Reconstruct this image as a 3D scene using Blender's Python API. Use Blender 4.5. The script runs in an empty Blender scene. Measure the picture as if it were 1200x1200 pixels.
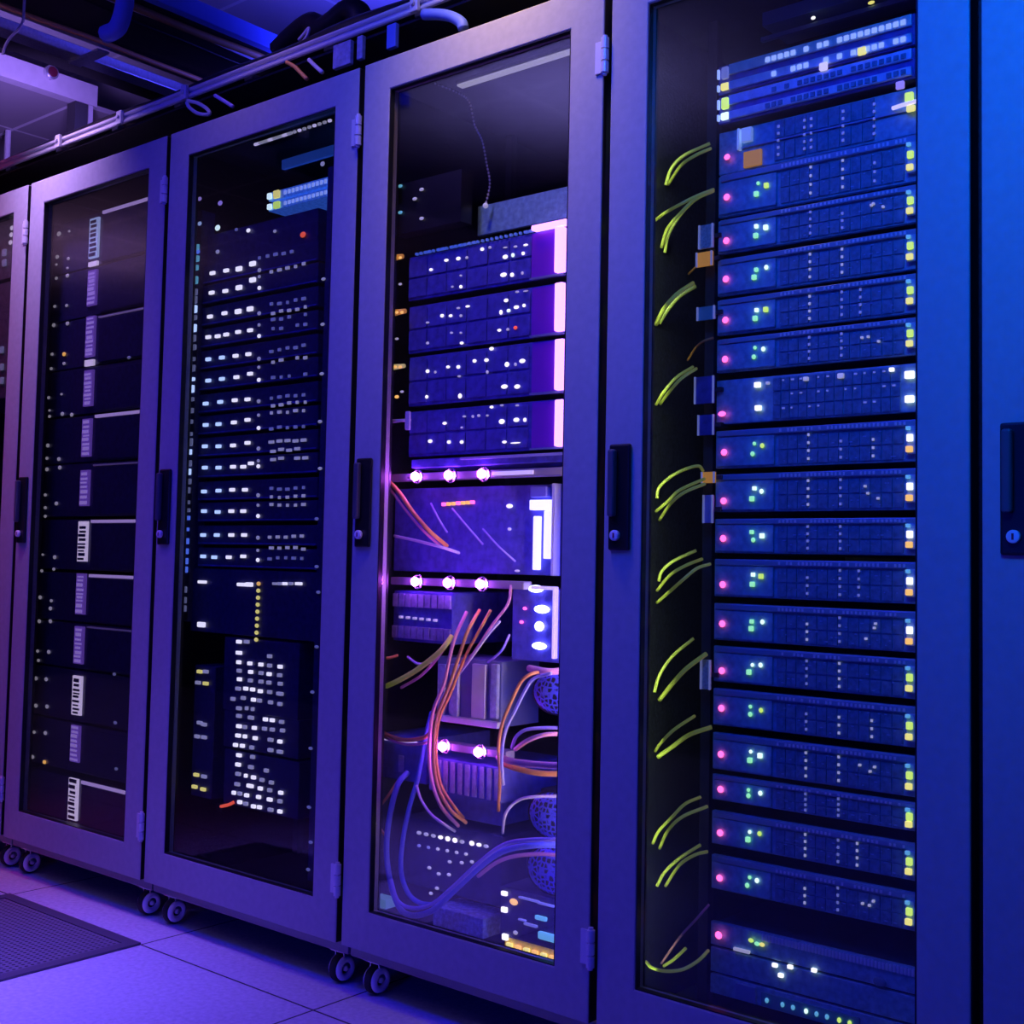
import bpy, bmesh, math, random
from mathutils import Vector, Matrix
random.seed(7)
sc = bpy.context.scene
COL = sc.collection
PI = math.pi

# ------------------------------------------------------------------ camera
FPX = 1425.42
CR, CU, CF = Vector((0.76763, 0.64057, 0.02014)), Vector((0.0209, -0.05645, 0.99819)), None
yaw, pitch, roll = 0.69553, 0.05649, 0.02017
CLOC = Vector((1.26387, -1.76354, 0.90531))
PX, PY = -1.585, -24.313
CF = Vector((-math.sin(yaw)*math.cos(pitch), math.cos(yaw)*math.cos(pitch), math.sin(pitch)))
_r0 = Vector((math.cos(yaw), math.sin(yaw), 0)); _u0 = _r0.cross(CF)
CR = math.cos(roll)*_r0 + math.sin(roll)*_u0
CU = CR.cross(CF)
cd = bpy.data.cameras.new('camera'); co = bpy.data.objects.new('camera', cd); COL.objects.link(co)
cd.sensor_width = 36.0; cd.lens = FPX*36/1200; cd.clip_start = 0.05; cd.clip_end = 60
cd.shift_x = -PX/1200; cd.shift_y = PY/1200
co.matrix_world = Matrix(((CR.x, CU.x, -CF.x, CLOC.x), (CR.y, CU.y, -CF.y, CLOC.y), (CR.z, CU.z, -CF.z, CLOC.z), (0, 0, 0, 1)))
sc.camera = co

def ray(x, y): return CF*FPX + CR*(x-600-PX) - CU*(y-600-PY)
def at(x, y, Y):                       # the point of depth Y that a picture position measures
    d = ray(x, y); return CLOC + d*((Y-CLOC.y)/d.y)
def atx(x, y, X):
    d = ray(x, y); return CLOC + d*((X-CLOC.x)/d.x)
def ppm(p): return FPX/((Vector(p)-CLOC).dot(CF))

# ------------------------------------------------------------------ materials
MATS = {}
def mat(name, col, rough=.5, metal=0., spec=.5, noise=0., nscale=30., bump=0., emit=None, strength=0., sample=True):
    if name in MATS: return MATS[name]
    m = bpy.data.materials.new(name); m.use_nodes = True
    nt = m.node_tree; b = nt.nodes['Principled BSDF']
    b.inputs['Base Color'].default_value = (*col, 1); b.inputs['Roughness'].default_value = rough
    b.inputs['Metallic'].default_value = metal; b.inputs['Specular IOR Level'].default_value = spec
    if noise or bump:
        tc = nt.nodes.new('ShaderNodeTexCoord'); n = nt.nodes.new('ShaderNodeTexNoise')
        n.inputs['Scale'].default_value = nscale; n.inputs['Detail'].default_value = 4
        nt.links.new(tc.outputs['Object'], n.inputs['Vector'])
        if noise:
            r = nt.nodes.new('ShaderNodeValToRGB')
            r.color_ramp.elements[0].color = (*[c*(1-noise) for c in col], 1); r.color_ramp.elements[1].color = (*[min(1, c*(1+noise)) for c in col], 1)
            r.color_ramp.elements[0].position = .3; r.color_ramp.elements[1].position = .7
            nt.links.new(n.outputs['Fac'], r.inputs['Fac']); nt.links.new(r.outputs['Color'], b.inputs['Base Color'])
        if bump:
            bp = nt.nodes.new('ShaderNodeBump'); bp.inputs['Strength'].default_value = bump; bp.inputs['Distance'].default_value = .002
            nt.links.new(n.outputs['Fac'], bp.inputs['Height']); nt.links.new(bp.outputs['Normal'], b.inputs['Normal'])
    if emit:
        b.inputs['Emission Color'].default_value = (*emit, 1); b.inputs['Emission Strength'].default_value = strength
        if not sample: m.cycles.emission_sampling = 'NONE'
    MATS[name] = m
    return m

def glass(name, tint, rough=.02, f0=.04):
    """thin tinted sheet: transparent, with a mirror share that grows at grazing angles"""
    m = bpy.data.materials.new(name); m.use_nodes = True; nt = m.node_tree; nt.nodes.clear()
    o = nt.nodes.new('ShaderNodeOutputMaterial'); mx = nt.nodes.new('ShaderNodeMixShader')
    t = nt.nodes.new('ShaderNodeBsdfTransparent'); g = nt.nodes.new('ShaderNodeBsdfGlossy'); lw = nt.nodes.new('ShaderNodeLayerWeight')
    lw.inputs['Blend'].default_value = .5
    p = nt.nodes.new('ShaderNodeMath'); p.operation = 'POWER'; p.inputs[1].default_value = 5
    ma = nt.nodes.new('ShaderNodeMath'); ma.operation = 'MULTIPLY_ADD'; ma.inputs[1].default_value = 1-f0; ma.inputs[2].default_value = f0
    nt.links.new(lw.outputs['Facing'], p.inputs[0]); nt.links.new(p.outputs[0], ma.inputs[0])
    t.inputs['Color'].default_value = (*tint, 1); g.inputs['Roughness'].default_value = rough
    nt.links.new(ma.outputs[0], mx.inputs[0]); nt.links.new(t.outputs[0], mx.inputs[1]); nt.links.new(g.outputs[0], mx.inputs[2])
    nt.links.new(mx.outputs[0], o.inputs['Surface']); MATS[name] = m
    return m

paint = mat('rack_paint', (.42, .42, .44), .42, 0, .5, .06, 60, .05)
carc = mat('carcass_steel', (.05, .05, .06), .5, 0, .4, .15, 40, .1)
sidep = mat('side_panel_steel', (.012, .013, .030), .55, 0, .4, .5, 160, .5)
chrome = mat('chrome', (.85, .85, .88), .22, 1.)
hinge_m = mat('hinge_steel', (.75, .75, .78), .3, .2)
blackp = mat('black_plastic', (.012, .012, .014), .35, 0, .5)
rubber = mat('rubber', (.02, .02, .02), .7)
caster_m = mat('caster_white', (.88, .88, .90), .35)
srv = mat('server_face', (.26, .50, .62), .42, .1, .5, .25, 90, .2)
srv_lip = mat('server_lip', (.34, .48, .62), .35, .3)
srv_dark = mat('server_bay', (.16, .30, .40), .5, .1, .4, .3, 120, .3)
srv_vent = mat('server_vent', (.95, .97, 1.0), .4, .3)
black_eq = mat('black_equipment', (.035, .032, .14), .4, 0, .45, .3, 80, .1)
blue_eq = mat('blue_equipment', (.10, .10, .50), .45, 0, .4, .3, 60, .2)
switch_m = mat('switch_face', (.75, .90, 1.0), .35, .2, .5, .2, 70, .2)
panel_w = mat('white_panel', (.62, .60, .66), .4, 0, .4, .08, 40)
patch_m = mat('patch_grey', (.38, .40, .60), .5, 0, .4, .25, 90, .3)
label_m = mat('label_paper', (.75, .74, .80), .6)
tag_m = mat('tag_plastic', (.55, .62, .65), .5, 0, .4, .3, 200)
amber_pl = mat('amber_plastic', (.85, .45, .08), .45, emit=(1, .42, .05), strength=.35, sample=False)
rail_m = mat('galvanised_rail', (.72, .72, .78), .3, .8, .5, .12, 120)
tray_m = mat('tray_dark', (.012, .012, .014), .6)
strap_m = mat('blue_strap', (.12, .2, .75), .6)
c_yel = mat('cable_yellow', (.80, .90, .14), .4, emit=(.75, 1, .10), strength=.07, sample=False)  # slight glow put into the jackets so they read yellow
c_org = mat('cable_orange', (.95, .42, .12), .45)
c_whi = mat('cable_white', (.85, .83, .9), .45)
c_pin = mat('cable_pink', (.9, .4, .5), .45)
c_blu = mat('cable_blue', (.16, .22, .85), .45)
c_lil = mat('cable_lilac', (.5, .42, .95), .45)
c_blk = mat('cable_black', (.012, .012, .014), .45)
c_brn = mat('cable_brown', (.5, .28, .08), .5)
c_tan = mat('cable_tan', (.40, .24, .06), .5)

def led_mat(name, c, s, sample=False): return mat(name, c, .4, emit=c, strength=s, sample=sample)
L_white = led_mat('led_white', (1, .97, .92), 1.6)
L_dim = led_mat('led_dim', (.75, .74, .85), .45)
L_faint = led_mat('led_faint', (.55, .6, .95), .22)
L_bluew = led_mat('led_bluewhite', (.55, .75, 1), 1.7)
L_lampb = led_mat('lamp_bluewhite', (.35, .38, 1), 10, True)
L_blue = led_mat('led_blue', (.12, .25, 1), 1.0)
L_cy = led_mat('led_cyan', (.2, .7, .9), .6)
L_green = led_mat('led_green', (.35, 1, .45), 1.1)
L_gw = led_mat('led_greenwhite', (.75, 1, .8), 1.6)
L_pink = led_mat('led_pink', (1, .10, .34), 3.4, True)
L_red = led_mat('led_red', (1, .12, .05), 1.2)
L_yel = led_mat('led_yellow', (1, .9, .2), 1.1)
L_lime = led_mat('led_lime', (.7, 1, .15), 1.1)
L_amb = led_mat('led_amber', (1, .55, .12), 1.3)
L_vio = led_mat('lamp_violet', (.50, .08, 1), 90, True)
L_tube = led_mat('tube_violet', (.62, .25, 1), 4.2, True)
L_tubew = led_mat('tube_white', (.38, .38, 1), 3.6, True)
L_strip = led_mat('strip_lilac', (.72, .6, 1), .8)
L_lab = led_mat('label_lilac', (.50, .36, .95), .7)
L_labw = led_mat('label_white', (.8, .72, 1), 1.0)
L_labc = led_mat('label_cyan', (.45, .62, 1), .8)

G_A = glass('glass_clear', (.88, .88, .92), .05, .05)
G_B = glass('glass_light', (.92, .90, .94), .05, .11)
G_C = glass('glass_smoked', (.70, .70, .80), .03, .03)
G_D = glass('glass_grey', (.75, .72, .76), .05, .085)

# ------------------------------------------------------------------ mesh helpers
def box(bm, x0, x1, y0, y1, z0, z1):
    v = [bm.verts.new((x, y, z)) for z in (z0, z1) for y in (y0, y1) for x in (x0, x1)]
    for f in ((0, 2, 3, 1), (4, 5, 7, 6), (0, 1, 5, 4), (2, 6, 7, 3), (0, 4, 6, 2), (1, 3, 7, 5)):
        bm.faces.new([v[i] for i in f])
def boxes(*bs):
    bm = bmesh.new()
    for b in bs: box(bm, *b)
    return bm
def frame(bm, x0, x1, z0, z1, ox0, ox1, oz0, oz1, y0, y1):
    """a flat rectangular frame with one opening, thickness y0..y1"""
    o = [(x0, z0), (x1, z0), (x1, z1), (x0, z1)]; i = [(ox0, oz0), (ox1, oz0), (ox1, oz1), (ox0, oz1)]
    V = {}
    for n, pts in (('o', o), ('i', i)):
        for s, y in ((0, y0), (1, y1)):
            V[n, s] = [bm.verts.new((p[0], y, p[1])) for p in pts]
    for k in range(4):
        l = (k+1) % 4
        bm.faces.new((V['o', 0][k], V['o', 0][l], V['i', 0][l], V['i', 0][k]))
        bm.faces.new((V['o', 1][l], V['o', 1][k], V['i', 1][k], V['i', 1][l]))
        bm.faces.new((V['o', 0][l], V['o', 0][k], V['o', 1][k], V['o', 1][l]))
        bm.faces.new((V['i', 0][k], V['i', 0][l], V['i', 1][l], V['i', 1][k]))
def cyl(bm, c, axis, r, h, n=20, r2=None):
    """cylinder centred on c along the axis letter"""
    r2 = r if r2 is None else r2
    m = {'x': Matrix.Rotation(PI/2, 4, 'Y'), 'y': Matrix.Rotation(PI/2, 4, 'X'), 'z': Matrix()}[axis]
    bmesh.ops.create_cone(bm, cap_ends=True, segments=n, radius1=r, radius2=r2, depth=h, matrix=Matrix.Translation(c) @ m)
def ring(bm, c, axis, R, r, n=24, m=8):
    vs = []
    for i in range(n):
        a = 2*PI*i/n; row = []
        for j in range(m):
            b = 2*PI*j/m; rr = R + r*math.cos(b); p = (rr*math.cos(a), rr*math.sin(a), r*math.sin(b))
            p = {'z': p, 'x': (p[2], p[0], p[1]), 'y': (p[0], p[2], p[1])}[axis]
            row.append(bm.verts.new(Vector(c)+Vector(p)))
        vs.append(row)
    for i in range(n):
        for j in range(m):
            bm.faces.new((vs[i][j], vs[(i+1) % n][j], vs[(i+1) % n][(j+1) % m], vs[i][(j+1) % m]))
def spline(pts, sub=6):
    P = [Vector(p) for p in pts]; out = []
    for i in range(len(P)-1):
        a = P[i-1] if i else P[0]*2-P[1]; b, c = P[i], P[i+1]; d = P[i+2] if i+2 < len(P) else P[-1]*2-P[-2]
        for s in range(sub):
            t = s/sub
            out.append(.5*((2*b)+(c-a)*t+(2*a-5*b+4*c-d)*t*t+(3*b-a-3*c+d)*t**3))
    out.append(P[-1]); return out
def tube(bm, pts, r, n=8, sub=6):
    P = spline(pts, sub) if len(pts) > 2 else [Vector(p) for p in pts]
    up = Vector((.13, .2, 1)).normalized(); rows = []
    for i, p in enumerate(P):
        t = (P[min(i+1, len(P)-1)]-P[max(i-1, 0)]).normalized()
        u = up - t*up.dot(t)
        if u.length < 1e-3: u = Vector((1, 0, 0)) - t*t.x
        u.normalize(); v = t.cross(u); up = u
        rows.append([bm.verts.new(p+r*(u*math.cos(2*PI*k/n)+v*math.sin(2*PI*k/n))) for k in range(n)])
    for a, b in zip(rows, rows[1:]):
        for k in range(n): bm.faces.new((a[k], a[(k+1) % n], b[(k+1) % n], b[k]))
    bm.faces.new(rows[0][::-1]); bm.faces.new(rows[-1])

def link(name, bm, m, parent=None, bevel=0., smooth=False, seg=2):
    """one mesh object; the vertices are given in world space, the parent's place is taken off"""
    bmesh.ops.recalc_face_normals(bm, faces=bm.faces)
    off = Vector()
    p = parent
    while p is not None: off += p.location; p = p.parent
    me = bpy.data.meshes.new(name); bm.to_mesh(me); bm.free(); me.materials.append(m)
    o = bpy.data.objects.new(name, me); COL.objects.link(o)
    if parent is not None:
        me.transform(Matrix.Translation(-off)); o.parent = parent
    if smooth:
        for f in me.polygons: f.use_smooth = True
    if bevel:
        b = o.modifiers.new('bevel', 'BEVEL'); b.width = bevel; b.segments = seg; b.limit_method = 'ANGLE'; b.harden_normals = False
    return o
def tag(o, label, cat, group=None):
    o['label'] = label; o['category'] = cat
    if group: o['group'] = group
    return o
def thing(name, loc, label, cat, group=None):
    o = bpy.data.objects.new(name, None); COL.objects.link(o); o.empty_display_size = .05; o.location = loc
    return tag(o, label, cat, group)
def struct(name, bm, m):
    o = link(name, bm, m); o['kind'] = 'structure'; return o
def centre(o):
    """give a mesh that is a whole thing its own origin at the middle of its base"""
    vs = o.data.vertices; n = len(vs)
    c = Vector((sum(v.co.x for v in vs)/n, sum(v.co.y for v in vs)/n, min(v.co.z for v in vs)))
    o.data.transform(Matrix.Translation(-c)); o.location = c; return o

_led = {}
def led_mesh(m, kind):
    k = (m.name, kind)
    if k not in _led:
        bm = bmesh.new()
        if kind == 'round': bmesh.ops.create_icosphere(bm, subdivisions=2, radius=.5)
        else:
            box(bm, -.5, .5, -.5, .5, -.5, .5)
            bmesh.ops.bevel(bm, geom=bm.edges[:], offset=.14, segments=2, affect='EDGES', profile=.5)
        me = bpy.data.meshes.new('light_'+kind); bm.to_mesh(me); bm.free(); me.materials.append(m)
        for f in me.polygons: f.use_smooth = True
        _led[k] = me
    return _led[k]
def led_at(parent, name, p, w, h, m, kind='round', d=.006):
    o = bpy.data.objects.new(name, led_mesh(m, kind)); COL.objects.link(o)
    off = Vector(); q = parent
    while q is not None: off += q.location; q = q.parent
    o.parent = parent; o.location = Vector(p)-off; o.scale = (w, d, h)
    return o
def led(parent, name, x, y, Y, wpx, hpx, m, kind='round', d=.006):
    p = at(x, y, Y); s = ppm(p)
    return led_at(parent, name, p, wpx/s/.72, hpx/s, m, kind, d)

# ------------------------------------------------------------------ setting
def tile_floor():
    m = bpy.data.materials.new('floor_tiles'); m.use_nodes = True; nt = m.node_tree; b = nt.nodes['Principled BSDF']
    tc = nt.nodes.new('ShaderNodeTexCoord'); sp = nt.nodes.new('ShaderNodeSeparateXYZ'); nt.links.new(tc.outputs['Object'], sp.inputs[0])
    def math_(op, a, v=None, c=None):
        n = nt.nodes.new('ShaderNodeMath'); n.operation = op
        if isinstance(a, (int, float)): n.inputs[0].default_value = a
        else: nt.links.new(a, n.inputs[0])
        if v is not None:
            if isinstance(v, (int, float)): n.inputs[1].default_value = v
            else: nt.links.new(v, n.inputs[1])
        return n.outputs[0]
    def seam(ax, off):
        a = math_('SUBTRACT', sp.outputs[ax], off); a = math_('DIVIDE', a, .6); a = math_('ADD', a, .5); a = math_('FRACT', a)
        a = math_('SUBTRACT', a, .5); a = math_('ABSOLUTE', a); return math_('LESS_THAN', a, .0042)
    s = math_('MAXIMUM', seam('X', -1.21486), seam('Y', -.09529))
    n = nt.nodes.new('ShaderNodeTexNoise'); n.inputs['Scale'].default_value = 90; n.inputs['Detail'].default_value = 6; nt.links.new(tc.outputs['Object'], n.inputs['Vector'])
    r = nt.nodes.new('ShaderNodeValToRGB'); r.color_ramp.elements[0].color = (.60, .60, .61, 1); r.color_ramp.elements[1].color = (.78, .78, .79, 1)
    r.color_ramp.elements[0].position = .3; r.color_ramp.elements[1].position = .7; nt.links.new(n.outputs['Fac'], r.inputs['Fac'])
    mx = nt.nodes.new('ShaderNodeMixRGB'); mx.inputs[2].default_value = (.05, .05, .06, 1); nt.links.new(s, mx.inputs[0]); nt.links.new(r.outputs[0], mx.inputs[1])
    nt.links.new(mx.outputs[0], b.inputs['Base Color']); b.inputs['Roughness'].default_value = .55; b.inputs['Specular IOR Level'].default_value = .3
    bp = nt.nodes.new('ShaderNodeBump'); bp.inputs['Strength'].default_value = .12; bp.inputs['Distance'].default_value = .001
    nt.links.new(n.outputs['Fac'], bp.inputs['Height']); nt.links.new(bp.outputs[0], b.inputs['Normal'])
    return m
def ceil_tiles(name, base, ox, oy, size=.6):
    m = bpy.data.materials.new(name); m.use_nodes = True; nt = m.node_tree; b = nt.nodes['Principled BSDF']
    tc = nt.nodes.new('ShaderNodeTexCoord'); mp = nt.nodes.new('ShaderNodeMapping'); mp.inputs['Location'].default_value = (ox, oy, 0)
    br = nt.nodes.new('ShaderNodeTexBrick'); br.offset = 0; br.inputs['Scale'].default_value = 1
    br.inputs['Brick Width'].default_value = size; br.inputs['Row Height'].default_value = size; br.inputs['Mortar Size'].default_value = .008; br.inputs['Mortar Smooth'].default_value = 0
    br.inputs['Color1'].default_value = br.inputs['Color2'].default_value = (*base, 1); br.inputs['Mortar'].default_value = (.85, .85, .85, 1)
    nt.links.new(tc.outputs['Object'], mp.inputs[0]); nt.links.new(mp.outputs[0], br.inputs['Vector']); nt.links.new(br.outputs[0], b.inputs['Base Color'])
    b.inputs['Roughness'].default_value = .8
    return m
wallm = mat('wall_paint_dark', (.03, .03, .035), .8, noise=.1)
wallf = mat('wall_paint_grey', (.12, .12, .13), .8, noise=.06)
CEIL = 2.9
struct('floor', boxes((-7, 3.4, -3.2, 1.5, -.06, 0)), tile_floor())
struct('ceiling', boxes((-7, 3.4, -3.2, 1.5, CEIL, CEIL+.06)), ceil_tiles('ceiling_tiles', (.6, .6, .62), .2, -.28))
struct('wall_back', boxes((-7, 3.4, 1.5, 1.56, 0, CEIL)), wallm)
struct('wall_front', boxes((-7, 3.4, -3.26, -3.2, 0, CEIL)), wallf)
struct('wall_left', boxes((-7.06, -7, -3.2, 1.5, 0, CEIL)), wallf)
struct('wall_right', boxes((3.4, 3.46, -3.2, 1.5, 0, CEIL)), wallf)

# perforated floor tile by the row
sx, sy = -1.21486, -.09529
gt = thing('floor_grille', (sx-.3, sy-.3, 0), 'dark perforated ventilation tile set in the pale floor at lower left', 'floor vent')
bm = bmesh.new(); frame_pts = []
for a in ((sx-.6, sx, sy-.03, sy), (sx-.6, sx, sy-.6, sy-.57), (sx-.6, sx-.57, sy-.57, sy-.03), (sx-.03, sx, sy-.57, sy-.03)): box(bm, *a, .0005, .005)
link('grille_frame', bm, mat('grille_frame_steel', (.16, .15, .17), .4, .3), gt)
gm = bpy.data.materials.new('perforated_steel'); gm.use_nodes = True; nt = gm.node_tree; b = nt.nodes['Principled BSDF']
tc = nt.nodes.new('ShaderNodeTexCoord'); vo = nt.nodes.new('ShaderNodeTexVoronoi'); vo.inputs['Scale'].default_value = 70; vo.inputs['Randomness'].default_value = 0
rr = nt.nodes.new('ShaderNodeValToRGB'); rr.color_ramp.elements[0].color = (.01, .01, .012, 1); rr.color_ramp.elements[1].color = (.23, .22, .24, 1)
rr.color_ramp.elements[0].position = .33; rr.color_ramp.elements[1].position = .37
nt.links.new(tc.outputs['Object'], vo.inputs['Vector']); nt.links.new(vo.outputs['Distance'], rr.inputs[0]); nt.links.new(rr.outputs[0], b.inputs['Base Color']); b.inputs['Roughness'].default_value = .4
link('perforated_plate', boxes((sx-.569, sx-.031, sy-.569, sy-.031, .0005, .003)), gm, gt)

# ------------------------------------------------------------------ rack cabinets
ZB, ZT, OZB, OZT = .1, 1.967, .1816, 1.8974
BX = {'e': -2.752, 'd': -2.0500, 'c': -1.3633, 'b': -.6511, 'a': 0.0, 'z': .6605, 'end': 1.34}
ORDER = ['e', 'd', 'c', 'b', 'a', 'z']
RACK_LABEL = {
 'e': 'grey server cabinet at the far end, only a sliver of its door showing',
 'd': 'grey server cabinet with a column of lilac labels behind its glass door',
 'c': 'grey server cabinet whose dark glass door shows grids of tiny white lights',
 'b': 'grey server cabinet with violet lamps and tangled cables behind its glass door',
 'a': 'grey server cabinet full of blue servers and short yellow cables',
 'z': 'blue-lit server cabinet at the right edge, only its door stile showing'}
OPN = {  # opening: left and right edges in X
 'e': (-2.672, -2.1365), 'd': (None, None), 'c': (None, None), 'b': (None, None), 'a': (None, None), 'z': (.7475, 1.26)}
ROOT = {}
HINGE_Z = ((1.79, 1.857), (.199, .266))
for k in ORDER:
    xl = BX[k]; xr = BX[ORDER[ORDER.index(k)+1]] if k != 'z' else BX['end']
    g = .0085
    R = thing('server_cabinet', ((xl+xr)/2, .5, 0), RACK_LABEL[k], 'server cabinet', 'row of server cabinets'); ROOT[k] = R
    t = .012; a, b_ = xl+.004, xr-.004
    bm = boxes((a, b_, .05, 1.0, .075, .095), (a, b_, .05, 1.0, ZT-.03, ZT-.006), (a, b_, .985, 1.0, .0951, ZT-.031))
    link('carcass', bm, carc, R, .002)
    link('side_panel', boxes((a, a+t, .045, .984, .0955, ZT-.0305)), sidep, R)
    link('side_panel', boxes((b_-t, b_, .045, .984, .0955, ZT-.0305)), sidep, R)
    link('base_plinth', boxes((a, b_, .032, .049, .070, .092)), mat('plinth_steel', (.30, .30, .32), .4, .2), R, .002)
    # door
    o0, o1 = xl+g+.0800, xr-g-.0756
    if OPN[k][0] is not None: o0, o1 = OPN[k]
    if k == 'd': o0, o1 = -1.966, -1.447
    if k == 'c': o0, o1 = -1.276, -.735
    if k == 'b': o0, o1 = -.564, -.085
    if k == 'a': o0, o1 = .0875, .574
    bm = bmesh.new(); frame(bm, xl+g, xr-g, ZB, ZT, o0, o1, OZB, OZT, 0, .028)
    D = link('door', bm, paint, R, .0025)
    bm = bmesh.new(); frame(bm, o0-.012, o1+.012, OZB-.012, OZT+.012, o0-.001, o1+.001, OZB-.001, OZT+.001, .0285, .034)
    frame(bm, o0+.0003, o1-.0003, OZB+.0003, OZT-.0003, o0+.0022, o1-.0022, OZB+.0022, OZT-.0022, .0015, .0135)  # black liner added so the opening's inner edges look shaded
    link('gasket_shade_liner', bm, blackp, D)
    link('edge_shade_strip', boxes((xr-g+.0002, xr-g+.0014, .0015, .031, ZB+.002, ZT-.002)), blackp, D)  # black strip added to darken the gap between doors
    link('glass_pane', boxes((o0+.0005, o1-.0005, .0138, .0168, OZB+.0005, OZT-.0005)), {'a': G_A, 'z': G_A, 'b': G_B, 'd': G_D, 'e': G_D}.get(k, G_C), D)
    # swing handle: escutcheon, lever, lock
    hx = xl+.0245; w = .0225 if k != 'z' else .0245
    if k == 'z': hx = xl+.060
    else: hx = xl+.045
    zc = (.926+1.113)/2
    bm = boxes((hx-w, hx+w, -.008, -.0002, .926, 1.113)); H = link('handle', bm, blackp, D, .006, seg=3)
    bm = boxes((hx-w+.006, hx-w+.020, -.022, -.0085, .985, 1.103))
    link('lever', bm, mat('handle_lever', (.10, .10, .12), .35), H, .004, seg=3)
    bm = bmesh.new(); cyl(bm, (hx-.004, -.0125, .952), 'y', .0095, .008, 24); LK = link('lock', bm, mat('lock_white', (.95, .9, .92), .3, .1), H, .0015, True)
    link('key_slot', boxes((hx-.0055, hx-.0025, -.0172, -.0167, .9475, .9565)), mat('key_slot_red', (.35, .03, .06), .4), H)
    for z0, z1 in HINGE_Z:
        bm = bmesh.new(); hz = (z0+z1)/2
        for q in range(3):
            zz = z0+(z1-z0)*(q+.5)/3; cyl(bm, (xr-.001, -.006, zz), 'z', .0075, (z1-z0)/3-.003, 16)
        cyl(bm, (xr-.001, -.006, hz), 'z', .0045, z1-z0+.006, 12)
        box(bm, xr-g-.016, xr-g-.001, -.004, -.0002, z0+.004, z1-.004)
        link('hinge', bm, hinge_m, D, 0, False)
    # casters at the front corners and the rear corners
    for cx, cy in ((xl+.062, .058), (xr-.045, .058), (xl+.062, .9), (xr-.045, .9)):
        bm = boxes((cx-.022, cx+.022, cy-.020, cy+.024, .066, .0745), (cx-.014, cx-.011, cy-.012, cy+.014, .028, .066), (cx+.011, cx+.014, cy-.012, cy+.014, .028, .066))
        Cc = link('caster', bm, chrome, R, .001)
        for s in (-1,):
            bm = bmesh.new(); cyl(bm, (cx, cy-.004, .0305), 'x', .030, .018, 28); W = link('wheel', bm, rubber, Cc, .003, True)
            bm = bmesh.new(); ring(bm, (cx+.0105, cy-.004, .0305), 'x', .0185, .0075, 28, 8); ring(bm, (cx-.0105, cy-.004, .0305), 'x', .0185, .0075, 28, 8)
            cyl(bm, (cx, cy-.004, .0305), 'x', .006, .030, 14)
            link('wheel_rim', bm, caster_m, Cc, 0, True)
    # mounting rails
    if k in 'a':
        ry, xs_ = .205, (xl+.078, xr-.115)
        for rx in (xl+.098, xr-.108):
            link('mounting_rail', boxes((rx-.010, rx+.010, ry, ry+.02, .096, ZT-.032), (rx-.010, rx-.007, ry+.02, ry+.05, .096, ZT-.032)), carc, R)
    else:
        for rx in (xl+.040, xr-.040):
            link('mounting_rail', boxes((rx-.009, rx+.009, .45, .47, .096, ZT-.032)), carc, R)

# ------------------------------------------------------------------ cabinet A: blue servers
ORD = ['topmost', 'second', 'third', 'fourth', 'fifth', 'sixth', 'seventh', 'eighth', 'ninth', 'tenth', 'eleventh', 'twelfth', 'thirteenth', 'fourteenth', 'fifteenth', 'sixteenth', 'seventeenth', 'eighteenth']
YA = .19
XA0, XA1 = .123, .545
slots = [(207, 255, 231), (259, 298, 282), (305, 347, 327), (352, 393, 375), (398, 437, 421), None, (505, 549, 530), (556, 600, 587), (608, 648, 631), (655, 699, 685),
         (707, 750, 731), (757, 799, 786), (807, 850, 830), (859, 902, 884), (908, 938, 925), (951, 990, 976), (1003, 1043, 1029)]
def zof(x, y, Y): return at(x, y, Y).z
def server_base(z0, z1, label, group, depth=.6, face=srv, lip=True, x0=XA0, x1=XA1, Y=YA):
    h = z1-z0
    R = thing('rack_server', ((x0+x1)/2, Y, z0), label, 'server', group)
    link('chassis', boxes((x0+.012, x1-.012, Y+.0115, Y+depth, z0, z1)), carc, R)
    bm = boxes((x0, x1, Y, Y+.011, z0, z1)); link('faceplate', bm, face, R, .0015)
    if lip:
        link('top_lip', boxes((x0+.008, x1-.004, Y-.007, Y-.0003, z1-h*.16, z1-.001)), srv_lip, R, .001)
    return R
def X_at(x, Y): return at(x, 600, Y).x
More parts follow.
